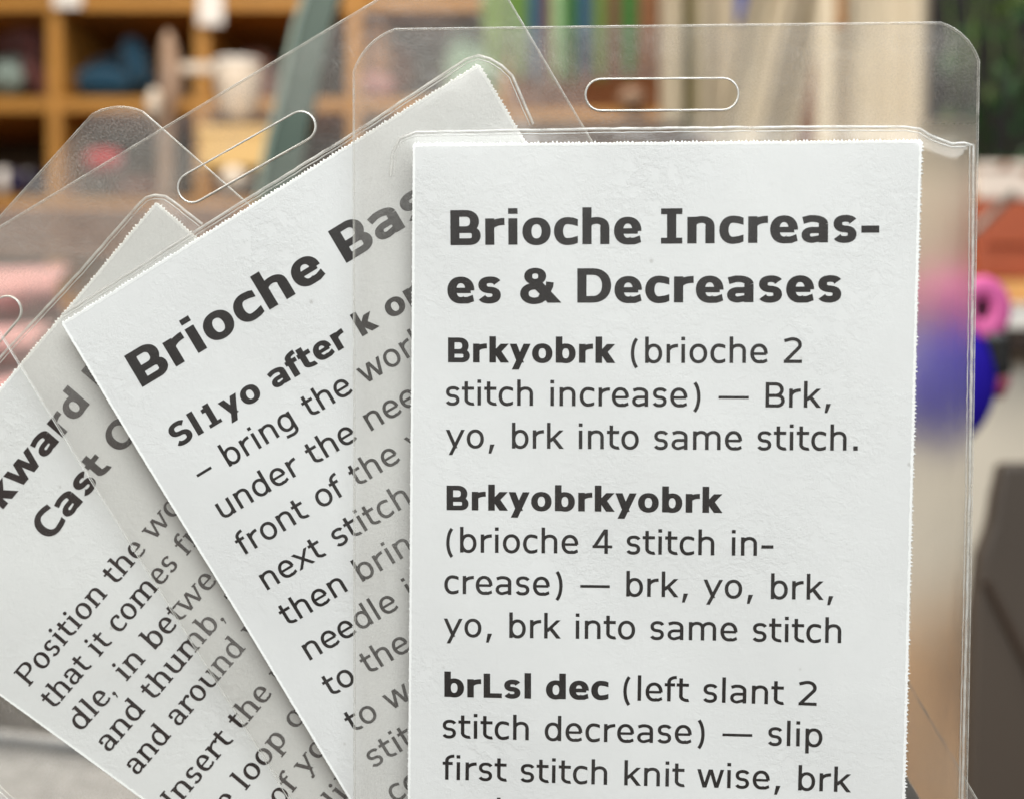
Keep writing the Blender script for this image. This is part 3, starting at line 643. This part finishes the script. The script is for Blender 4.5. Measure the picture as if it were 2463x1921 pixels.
skein(1120, 175, DS + .04, 190, 52, 0, 1.5, W_AQUA, 'pale aqua yarn skein standing in the fourth cubby behind the paper corner', GY, False)
skein(1185, 170, DS + .02, 170, 40, 0, 1.62, W_AQUA, 'pale aqua yarn skein standing against the last upright of the shelving', GY, False)
# ---- price tags
def price_tag(px0, py0, px1, py1, label):
    e = empty('price_tag', at((px0 + px1) / 2, py1, DS - .01), label, 'price tag', 'white tags hung on the shelf edge')
    pbox('card', e, px0, py0, px1, py1, DS - .012, .003, M_WHITE, .001)
    pbox('holder_lip', e, px0 + 6, py0 - 12, px1 - 6, py0, DS - .010, .006, M_WHITE, .001)
price_tag(128, -40, 196, 18, 'white price tag on the first upright, cut by the top of the picture')
price_tag(476, -30, 536, 60, 'white price tag hanging on the second upright of the shelving')
# ---- white stand with hanging pouch and cream box
M_FROST = mat('frosted_plastic', (150, 124, 104), rough=.35, var=.2, scale=12, rgb=True); M_CREAMW = mat('cream_white_ceramic', (206, 194, 180), rough=.5, var=.08, scale=10, rgb=True)
d = 1.75
st = empty('display_stand', at(405, 420, d), 'pale stand with a cross arm in front of the shelving', 'display stand')
V, Fc = [], []
def vtube(pts, rads, n=14):
    V, Fc = [], []
    for (p, r) in zip(pts, rads):
        for k in range(n): a = 2 * math.pi * k / n; V.append(p + Vector((math.cos(a) * r, math.sin(a) * r, 0)))
    for i in range(len(pts) - 1):
        for k in range(n): k2 = (k + 1) % n; Fc.append((i * n + k, (i + 1) * n + k, (i + 1) * n + k2, i * n + k2))
    Fc.append(tuple(range(n))); Fc.append(tuple((len(pts) - 1) * n + k for k in range(n - 1, -1, -1))); return V, Fc
s = d / F
V, Fc = vtube([local(st, at(x, y, d)) for x, y in ((404, 75), (405, 110), (410, 170), (412, 225), (402, 260), (398, 420), (398, 600))], [r * s for r in (6, 20, 28, 32, 22, 20, 24)]); mesh('post', V, Fc, M_FROST, st, True)
pbox('cross_arm', st, 425, 150, 560, 176, d, .01, M_CREAMW, .003)
V, Fc = vtube([local(st, at(x, y, d - .03)) for x, y in ((372, 215), (370, 235), (368, 262), (374, 292))], [r * s for r in (8, 17, 17, 7)]); mesh('pale_spot', V, Fc, M_CREAMW, st, True)  # pale blob shapes the cream highlight beside the post
po = empty('hanging_cup', at(570, 290, d), 'white cup hanging from the arm of the pale stand', 'cup')
V, Fc = vtube([local(po, at(x, y, d - .02)) for x, y in ((572, 158), (572, 166), (572, 210), (574, 270), (574, 292))], [r * s for r in (50, 56, 54, 42, 20)]); mesh('body', V, Fc, M_CREAMW, po, True)
V, Fc = vtube([local(po, at(x, y, d - .02)) for x, y in ((572, 150), (572, 160))], [r * s for r in (58, 58)]); mesh('rim', V, Fc, M_WHITE, po, True)
gb = empty('cream_box', at(560, 400, 1.6), 'cream yellow box seen through the tilted sleeve beside the green strip', 'box')
M_GOLD = mat('cream_yellow_card', (214, 178, 116), rough=.6, var=.08, scale=8, rgb=True)
pbox('body', gb, 478, 318, 640, 402, 1.6, .10, M_GOLD, .003); pbox('lid', gb, 472, 300, 646, 322, 1.597, .107, M_GOLD, .003)
jb = empty('cream_ball', at(560, 470, 1.5), 'small warm white ball of yarn below the cream yellow box', 'yarn ball')
def uv_ball(name, parent, c, r, m, sq=1, wind=.0):
    V, Fc = [], []; n, k_ = 20, 28
    for i in range(n + 1):
        for k in range(k_):
            th = math.pi * i / n; a = 2 * math.pi * k / k_; rr = r * (1 + wind * math.sin(9 * a + 12 * th)); V.append(Vector((rr * math.sin(th) * math.cos(a), rr * math.sin(th) * math.sin(a), rr * sq * math.cos(th))) + c)
    for i in range(n):
        for k in range(k_): k2 = (k + 1) % k_; Fc.append((i * k_ + k, (i + 1) * k_ + k, (i + 1) * k_ + k2, i * k_ + k2))
    return mesh(name, V, Fc, m, parent, True)
uv_ball('wool', jb, Vector((0, 0, .0)) + local(jb, at(562, 432, 1.5)), 34 * 1.5 / F, M_CREAMW, .9, .04)
# ---- dark green curved strip
M_GREEN = mat('dark_green_lacquer', (32, 56, 47), rough=.45, var=.15, scale=5, rgb=True); M_PALEG = mat('pale_green_highlight', (112, 130, 120), rough=.4, var=.1, rgb=True)
gs = empty('green_strip', at(670, 460, 1.1), 'dark green curved upright strip with a pale highlight along its left edge, behind the tilted sleeve', 'display stand')
def strip(name, L, R, d, th, m):
    V, Fc = [], []; n = len(L)
    for (a, b) in zip(L, R):
        for q, dd in ((a, 0), (b, 0), (b, th), (a, th)):
            p = at(q[0], q[1], d); p.y += dd; V.append(p - gs.location)
    for i in range(n - 1):
        for k in range(4): k2 = (k + 1) % 4; Fc.append((i * 4 + k, (i + 1) * 4 + k, (i + 1) * 4 + k2, i * 4 + k2))
    Fc += [(0, 1, 2, 3), tuple((n - 1) * 4 + k for k in (3, 2, 1, 0))]; return mesh(name, V, Fc, m, gs)
ys = [-60, 0, 60, 130, 200, 270, 340, 420, 520]
Lx = [756, 735, 716, 700, 684, 668, 650, 634, 622]; Rx = [838, 814, 796, 780, 764, 750, 735, 722, 712]
strip('strip', list(zip(Lx, ys)), list(zip(Rx, ys)), 1.1, .012, M_GREEN)
strip('edge_highlight', [(x - 12, y) for x, y in zip(Lx, ys)], [(x - 1, y) for x, y in zip(Lx, ys)], 1.097, .016, M_PALEG)  # pale strip paints the light line on the left edge
# ---- hanks hanging in a row
bk = empty('wall_cabinet', at(1500, 330, 2.1), 'brown wooden cabinet front behind the hanging coloured hanks', 'cabinet')
M_BRN = mat('brown_wood', (140, 88, 50), rough=.55, var=.25, scale=6, rgb=True)
pbox('panel', bk, 1225, -300, 2000, 420, 2.14, .02, M_BRN); pbox('ledge', bk, 1225, 262, 1700, 292, 2.0, .14, M_WOOD)
uv_ball('pale_spot', bk, local(bk, at(1520, 238, 1.98)), 34 * 1.98 / F, M_FROST, .8)
hank = [((112, 142, 66), 1160, 1228, 'wide moss green'), ((96, 134, 60), 1228, 1268, 'moss green beside the wide one'), ((36, 80, 108), 1270, 1306, 'dark blue left'), ((112, 62, 52), 1306, 1326, 'narrow brick red'), ((140, 176, 130), 1327, 1355, 'pale green'), ((40, 96, 40), 1355, 1390, 'deep green'), ((30, 76, 110), 1391, 1424, 'dark blue right'), ((92, 118, 52), 1425, 1462, 'olive green'), ((104, 72, 46), 1463, 1494, 'brown left'), ((50, 110, 40), 1495, 1534, 'bright green'), ((124, 82, 50), 1536, 1590, 'brown right')]
for i, (c, x0, x1, nm) in enumerate(hank):
    e = empty('yarn_hank', at((x0 + x1) / 2, 190, 2.0), '%s hank of the hanging row above the upright sleeve' % nm, 'yarn', 'yarn hanks hanging in a row')
    V, Fc = skein_mesh(460 * 2.0 / F, (x1 - x0) / 2 * 2.0 / F * 1.02, tw=2.5)
    V = [(y, z, -x) for x, y, z in V]; V = [Vector(v) + local(e, at((x0 + x1) / 2, -40 + (i % 3) * 8, 2.0)) for v in V]
    mesh('wool', V, Fc, wool('hank_wool', c), e, True)
    V2, F2 = vtube([local(e, at((x0 + x1) / 2, y, 2.0)) for y in (-255, -300)], [.004, .004], 8); mesh('hanging_loop', V2, F2, M_WHITE, e)
# ---- linen
M_LINEN = mat('natural_linen', (192, 182, 162), rough=.9, var=.12, scale=20, rgb=True, bump=.0006, bscale=300)
M_LINEN2 = mat('olive_linen', (140, 132, 98), rough=.9, var=.15, scale=18, rgb=True)
def linen(px0, px1, y1, d, label, folds, amp, m, lean=0, cat='cloth'):
    e = empty('hanging_cloth', at((px0 + px1) / 2, y1, d), label, cat, 'cloths hanging behind the upright sleeve')
    rn = random.Random(int(px0)); ph = [rn.uniform(0, 6) for _ in range(4)]
    grid_cloth('fabric', e, px0, -260, px1, y1, d, lambda s, t: amp * math.sin(folds * s * 6.283 + ph[0] + t * .8) + amp * .5 * math.sin(folds * 2.3 * s * 6.283 + ph[1]) , m, lean=lean)
    pbox('hem', e, min(px0, px0 + lean), y1 - 12, max(px1, px1 + lean), y1 + 2, d + amp * 1.7, .006, m, .001); return e
linen(1594, 1640, 300, 1.75, 'narrow natural linen cloth right of the hanging hanks', 1.2, .006, M_LINEN)
linen(1640, 1682, 320, 1.85, 'narrow olive cloth hanging between two linen ones', 1.0, .008, M_LINEN2)
linen(1682, 1716, 330, 1.78, 'narrow linen cloth left of the blue packet', 1.0, .008, M_LINEN)
linen(1716, 1900, 460, 1.95, 'linen cloth hanging behind the blue packet', 1.4, .012, M_LINEN)
linen(1850, 2040, 420, 1.62, 'wide linen cloth falling aslant right of the blue packet', 1.7, .014, M_LINEN, lean=-150)
linen(1965, 2236, 520, 1.45, 'broad smooth linen cloth beside the leafy plant', 1.2, .014, M_LINEN, lean=-12)
M_BELT = mat('ochre_webbing', (150, 98, 40), rough=.7, var=.15, rgb=True)
wb = empty('webbing_strap', at(2022, 60, 1.44), 'ochre webbing strap hanging in front of the linen cloth', 'strap'); pbox('webbing', wb, 2012, -80, 2032, 52, 1.43, .004, M_BELT, .001); pbox('tab', wb, 2008, 52, 2036, 62, 1.428, .008, M_BELT, .001)
# blue packet
M_BLUE = mat('blue_card', (40, 72, 160), rough=.4, var=.15, scale=30, rgb=True); M_REDC = mat('red_card', (150, 40, 44), rough=.5, rgb=True)
bp = empty('blue_packet', at(1838, 50, 1.7), 'blue packet with a pale window and red stripe above the upright sleeve', 'packet')
pbox('body', bp, 1776, -70, 1896, 50, 1.7, .03, M_BLUE, .004); pbox('window', bp, 1800, -60, 1856, 12, 1.697, .002, M_CREAMW, .0005); pbox('stripe', bp, 1812, 26, 1856, 44, 1.697, .002, M_REDC, .0005)
# ---- leafy plant before a black board
M_BLACK = mat('black_board', (.010, .010, .010), rough=.6, var=.3); M_LEAF = mat('leaf_green', (30, 72, 30), rough=.45, var=.45, scale=30, rgb=True); M_LEAF2 = mat('leaf_yellow_green', (64, 88, 34), rough=.45, var=.3, scale=30, rgb=True)
bb = empty('black_board', at(2400, 400, 1.9), 'black board behind the leafy plant at the upper right', 'board')
pbox('board', bb, 2232, -300, 2900, 470, 1.9, .02, M_BLACK); pbox('lower_rail', bb, 2232, 470, 2900, 500, 1.89, .03, M_BLACK)
pln = empty('trailing_plant', at(2400, 380, 1.7), 'trailing green plant hanging before a black board at the right', 'plant')
lv = []
V = [(0, 0, 0), (.35, .05, .30), (.42, .06, .55), (.22, .02, .85), (0, -.04, 1.1), (-.22, .02, .85), (-.42, .06, .55), (-.35, .05, .30), (0, -.05, .5)]
Fc = [(0, 1, 8), (1, 2, 8), (2, 3, 8), (3, 4, 8), (4, 5, 8), (5, 6, 8), (6, 7, 8), (7, 0, 8)]
leafmes = []
for mm in (M_LEAF, M_LEAF2):
    me = bpy.data.meshes.new('leaf'); me.from_pydata(V, [], Fc); me.materials.append(mm); leafmes.append(me)
rn = random.Random(11)
for sx_, n in ((2290, 6), (2330, 5), (2385, 9), (2440, 10), (2480, 8), (2350, 4)):
    pts = []
    for i in range(9):
        y = -120 + i * (505 / 8); pts.append(at(sx_ + 10 * math.sin(i * 1.1 + sx_), y, 1.7 + .04 * math.sin(i)))
    V2, F2 = vtube([p - pln.location for p in pts], [.002] * 9, 6); mesh('stem', V2, F2, M_LEAF2, pln, True)
    for k in range(n):
        t = (k + rn.random()) / n * 7.99; i = int(t); p = pts[i].lerp(pts[i + 1], t - i)
        o = link('leaf', leafmes[0 if rn.random() < .75 else 1], None, pln); o.location = p - pln.location
        sc = rn.uniform(.013, .024); o.scale = (sc, sc, sc * rn.uniform(1, 1.6)); o.rotation_euler = (rn.uniform(-.5, .5), rn.uniform(2.1, 4.2), rn.uniform(-.8, .8))
# ---- right-hand goods on the counter
M_PRINT = mat('printed_card', (226, 200, 176), rough=.6, rgb=True)
N = M_PRINT.node_tree.nodes; Lk = M_PRINT.node_tree.links
vo = N.new('ShaderNodeTexNoise'); vo.inputs['Scale'].default_value = 26; cr = N.new('ShaderNodeValToRGB'); cr.color_ramp.elements[0].color = lin((214, 204, 196)) + (1,); cr.color_ramp.elements[1].color = lin((222, 150, 60)) + (1,); cr.color_ramp.elements[0].position = .52; cr.color_ramp.elements[1].position = .60
e_ = cr.color_ramp.elements.new(.56); e_.color = lin((130, 80, 60)) + (1,)
tcn = [n for n in N if n.type == 'TEX_COORD'][0]; Lk.new(tcn.outputs['Object'], vo.inputs['Vector']); Lk.new(vo.outputs['Fac'], cr.inputs[0]); Lk.new(cr.outputs[0], N['Principled BSDF'].inputs['Base Color'])
d = 1.3
pb = empty('patterned_box', at(2450, 480, d), 'cream box with an orange and brown pattern below the plant', 'box')
pbox('body', pb, 2352, 405, 2620, 480, d, .12, M_PRINT, .004); pbox('lid', pb, 2350, 388, 2626, 408, d - .004, .128, M_PRINT, .003)
M_RUST = mat('rust_board', (158, 80, 52), rough=.5, var=.22, scale=14, rgb=True)
rb = empty('rust_box', at(2450, 680, d), 'rust brown box under the patterned one at the right edge', 'box')
pbox('body', rb, 2352, 482, 2620, 672, d, .12, M_RUST, .004); pbox('front_flap', rb, 2372, 500, 2600, 590, d - .006, .006, M_RUST, .002)
M_STEEL = mat('grey_metal', (120, 118, 112), rough=.35, var=.1, metallic=.4, rgb=True)
rod = empty('metal_rod', at(2330, 560, 1.0), 'grey metal rod slanting in front of the rust brown box', 'rod')
def rodtube(name, parent, p, q, r, m):
    p, q = p - parent.location, q - parent.location; t = (q - p).normalized(); a = t.orthogonal().normalized(); b = t.cross(a); V, Fc = [], []
    for c in (p, q):
        for k in range(12): an = k * math.pi / 6; V.append(c + (a * math.cos(an) + b * math.sin(an)) * r)
    for k in range(12): k2 = (k + 1) % 12; Fc.append((k, k2, 12 + k2, 12 + k))
    Fc += [tuple(range(11, -1, -1)), tuple(range(12, 24))]; return mesh(name, V, Fc, m, parent, True)
rodtube('shaft', rod, at(2300, 600, 1.0), at(2424, 480, 1.0), 9 / F, M_STEEL); rodtube('tip', rod, at(2424, 480, 1.0), at(2440, 464, 1.0), 12 / F, M_STEEL)
M_OAK = mat('pale_oak', (214, 160, 96), rough=.5, var=.15, scale=8, rgb=True)
ct = empty('counter_shelf', at(2450, 740, 1.25), 'pale oak shelf board running under the rust brown box', 'shelf')
pbox('board', ct, 2150, 674, 2800, 728, 1.262, .22, M_OAK, .003); pbox('edge_strip', ct, 2150, 728, 2800, 738, 1.258, .012, M_OAK, .001)
wt = empty('white_tray', at(2450, 790, 1.24), 'white glossy tray under the oak shelf at the right edge', 'tray')
M_GLOSSW = mat('glossy_white', (.92, .92, .90), rough=.12, var=.02, spec=.6)
pbox('body', wt, 2400, 738, 2700, 792, 1.24, .05, M_GLOSSW, .006); pbox('rim', wt, 2394, 730, 2706, 740, 1.235, .058, M_GLOSSW, .003)
dk = empty('dark_tray', at(2460, 850, 1.24), 'dark grey brown block below the white tray', 'box'); M_DK = mat('dark_taupe', (62, 50, 44), rough=.5, rgb=True)
pbox('body', dk, 2396, 794, 2700, 838, 1.25, .04, M_DK, .004); pbox('foot', dk, 2410, 838, 2690, 850, 1.26, .03, M_DK, .002)
tb = empty('beige_tote', at(2270, 690, 1.18), 'soft beige tote standing behind the right margin of the upright sleeve', 'bag')
M_TOTE = mat('beige_canvas', (184, 174, 158), rough=.85, var=.12, scale=20, rgb=True)
grid_cloth('front', tb, 2150, 400, 2346, 688, 1.18, lambda s, t: .010 * math.sin(6 * s + 2 * t) + .03 * (2 * s - 1) ** 2, M_TOTE, nu=24)
V, Fc = vtube([local(tb, at(2215 + 75 * (1 - math.cos(k * math.pi / 8)) / 2 * 1.2, 404 - 60 * math.sin(k * math.pi / 8), 1.19)) for k in range(9)], [.004] * 9, 8); mesh('handle', V, Fc, M_TOTE, tb, True)
# cream wall below
M_WALL = mat('cream_painted_board', (205, 200, 188), rough=.6, var=.05, scale=4, rgb=True)
cw = empty('shop_counter', at(2350, 2100, 1.3), 'cream painted counter front filling the right side below the shelf', 'counter')
pbox('board', cw, 1500, 742, 3000, 2500, 1.30, .03, M_WALL, .004); pbox('skirting', cw, 1500, 2420, 3000, 2500, 1.28, .02, M_WALL, .003)
# kraft bags low behind the cards (seen through the vinyl at the lower right)
M_KRAFT = mat('kraft_paper', (206, 168, 124), rough=.7, var=.15, scale=14, rgb=True, bump=.003, bscale=12)
kb = empty('kraft_bag', at(2250, 2050, .95), 'crumpled kraft paper bag seen through the lower right edge of the upright sleeve', 'bag')
grid_cloth('front', kb, 1850, 1500, 2328, 2150, .95, lambda s, t: .012 * math.sin(7 * s + 5 * t) + .01 * math.sin(13 * s - 9 * t), M_KRAFT, lean=30)
grid_cloth('side_fold', kb, 2210, 1440, 2336, 2150, .97, lambda s, t: .02 * s + .006 * math.sin(9 * t), M_KRAFT, nu=16)
# dark slab
M_SLAB = mat('dark_brown_laminate', (76, 67, 59), rough=.5, var=.10, scale=3, rgb=True); M_SLABL = mat('dark_brown_seam', (62, 48, 38), rough=.5, rgb=True)
sb = empty('dark_brown_case', at(2500, 2050, .62), 'dark brown slanting case standing at the lower right', 'case')
def prism(name, parent, pts, d, th, m, bev=.003):
    bm = bmesh.new(); f = [bm.verts.new(at(x, y, d) - parent.location) for x, y in pts]; b = [bm.verts.new(at(x, y, d) - parent.location + Vector((0, th, 0))) for x, y in pts]; n = len(pts)
    bm.faces.new(f); bm.faces.new(b[::-1])
    for i in range(n): bm.faces.new((f[i], b[i], b[(i + 1) % n], f[(i + 1) % n]))
    bmesh.ops.recalc_face_normals(bm, faces=bm.faces[:])
    if bev: bmesh.ops.bevel(bm, geom=bm.edges[:], offset=bev, segments=2, profile=.6, affect='EDGES')
    me = bpy.data.meshes.new(name); bm.to_mesh(me); bm.free(); return link(name, me, m, parent)
prism('body', sb, [(2412, 1112), (2395, 1190), (2384, 1262), (2356, 1335), (2340, 1480), (2322, 2100), (2900, 2100), (2900, 1112)], .62, .012, M_SLAB)
prism('strap', sb, [(2366, 1395), (2474, 1610), (2560, 1900), (2574, 1896), (2490, 1604), (2380, 1392)], .616, .006, M_SLABL, .0008)
# blue and pink tool
M_PINKP = mat('pink_plastic', (186, 82, 140), rough=.6, var=.06, rgb=True); M_BLUEP = mat('blue_plastic', (30, 16, 140), rough=.7, var=.05, rgb=True, spec=.15); M_BLK = mat('black_plastic', (.012, .012, .012), rough=.3)
tl = empty('blue_pink_tool', at(2300, 1080, .60), 'rounded blue plastic tool with a pink ring handle and black clip at the right', 'craft tool')
d = .60; s = d / F
def lathe_oval(name, c, rx, rz, ry, m, rot=0):
    V, Fc = [], []; n, k_ = 18, 32
    for i in range(n + 1):
        for k in range(k_):
            th = math.pi * i / n; a = 2 * math.pi * k / k_; x, y, z = rx * math.sin(th) * math.cos(a), -ry * math.cos(th), rz * math.sin(th) * math.sin(a)
            x, z = x * math.cos(rot) - z * math.sin(rot), x * math.sin(rot) + z * math.cos(rot); V.append(Vector((x, y, z)) + c)
    for i in range(n):
        for k in range(k_): k2 = (k + 1) % k_; Fc.append((i * k_ + k, i * k_ + k2, (i + 1) * k_ + k2, (i + 1) * k_ + k))
    return mesh(name, V, Fc, m, tl, True)
lathe_oval('blue_body', local(tl, at(2262, 925, d)), 132 * s, 166 * s, .014, M_BLUEP, -.25)
# pink ring: oval torus
V, Fc = [], []; n, k_ = 40, 14; c = local(tl, at(2362, 744, d - .004))
for i in range(n):
    a = 2 * math.pi * i / n; ctr = c + Vector((math.cos(a) * 42 * s, 0, math.sin(a) * 52 * s)); dr_ = Vector((math.cos(a), 0, math.sin(a)))
    for k in range(k_): b = 2 * math.pi * k / k_; V.append(ctr + dr_ * math.cos(b) * 28 * s + Vector((0, 1, 0)) * math.sin(b) * 18 * s)
for i in range(n):
    for k in range(k_): i2, k2 = (i + 1) % n, (k + 1) % k_; Fc.append((i * k_ + k, i * k_ + k2, i2 * k_ + k2, i2 * k_ + k))
mesh('pink_ring', V, Fc, M_PINKP, tl, True)
lathe_oval('pink_arm', local(tl, at(2262, 716, d)), 92 * s, 60 * s, .009, M_PINKP, .1)
lathe_oval('ring_core', local(tl, at(2362, 744, d + .006)), 30 * s, 40 * s, .004, M_BLK)
prism('black_clip', tl, [(2368, 800), (2434, 794), (2440, 904), (2400, 910)], d - .008, .02, M_BLK)
M_MAG = mat('magenta_plastic', (128, 44, 74), rough=.4, rgb=True)
prism('magenta_tab', tl, [(2415, 905), (2442, 905), (2418, 960), (2400, 950)], d + .012, .012, M_MAG)
# ---- left side: pink knitting pile and bright sheet added for the silver glare on the rear sleeve
pk = empty('pink_blanket', at(60, 1000, .85), 'folded dusty pink blanket seen through the rearmost sleeve', 'blanket')
for y0, y1, dd in ((640, 790, .90), (780, 900, .86), (890, 1060, .84)):
    grid_cloth('fold', pk, -420, y0, 200 - (y0 - 560) * .3, y1, dd, lambda s, t: -.035 * math.sin(math.pi * t) + .006 * math.sin(11 * s + 3 * t), W_PINK)
bx = empty('brown_crate', at(250, 560, 1.2), 'brown crate between the pink blanket and the yarn shelf', 'crate')
M_CR = mat('crate_brown', (96, 66, 50), rough=.6, var=.2, scale=9, rgb=True)
for i in range(3): pbox('slat', bx, -250, 500 + i * 42, 600, 536 + i * 42, 1.2, .012, M_CR, .002)
pbox('side', bx, 560, 496, 600, 640, 1.213, .2, M_CR, .002)
mt_ = empty('glare_sheet', at(150, 2100, .55), 'bright speckled sheet added behind the rear sleeve to imitate its silver glare', 'tray')  # added sheet stands in for silver glare on the vinyl
M_GLARE = mat('silver_glare', (130, 132, 134), rough=.5, var=.6, scale=240, metallic=.4, rgb=True, bump=.0004, bscale=900)
dkb = empty('dark_grey_box', at(100, 2100, .8), 'dark grey box behind the bright glare sheet at the lower left', 'box')
M_DG = mat('dark_grey_card', (70, 66, 62), rough=.6, rgb=True)
pbox('body', dkb, -400, 1500, 520, 2100, .8, .1, M_DG, .004); pbox('lid', dkb, -405, 1470, 525, 1502, .797, .106, M_DG, .003)
V = []; Fc = []
for j in range(13):
    for i in range(13):
        p = at(-200 + i * 55, 1760 + j * 50 + i * 6, .50 + j * -.012); V.append(p - mt_.location)
for j in range(12):
    for i in range(12): a = j * 13 + i; Fc.append((a, a + 13, a + 14, a + 1))
o = mesh('sheet_face', V, Fc, M_GLARE, mt_, True); md = o.modifiers.new('t', 'SOLIDIFY'); md.thickness = .002
rodtube('sheet_rim', mt_, at(-210, 1750, .50), at(480, 1824, .50), .003, M_GLARE)
# ---- shop floor and rear wall, out of focus
M_FLOOR = mat('shop_floor', (120, 96, 74), rough=.6, var=.2, scale=3, rgb=True); M_RW = mat('rear_wall', (128, 98, 70), rough=.8, var=.1, scale=2, rgb=True)
f = mesh('floor', [(-5, -3, -1.25), (5, -3, -1.25), (5, 4, -1.25), (-5, 4, -1.25)], [(0, 1, 2, 3)], M_FLOOR); f['kind'] = 'structure'
f = mesh('wall', [(-5, 3.2, -1.25), (5, 3.2, -1.25), (5, 3.2, 1.9), (-5, 3.2, 1.9)], [(0, 1, 2, 3)], M_RW); f['kind'] = 'structure'
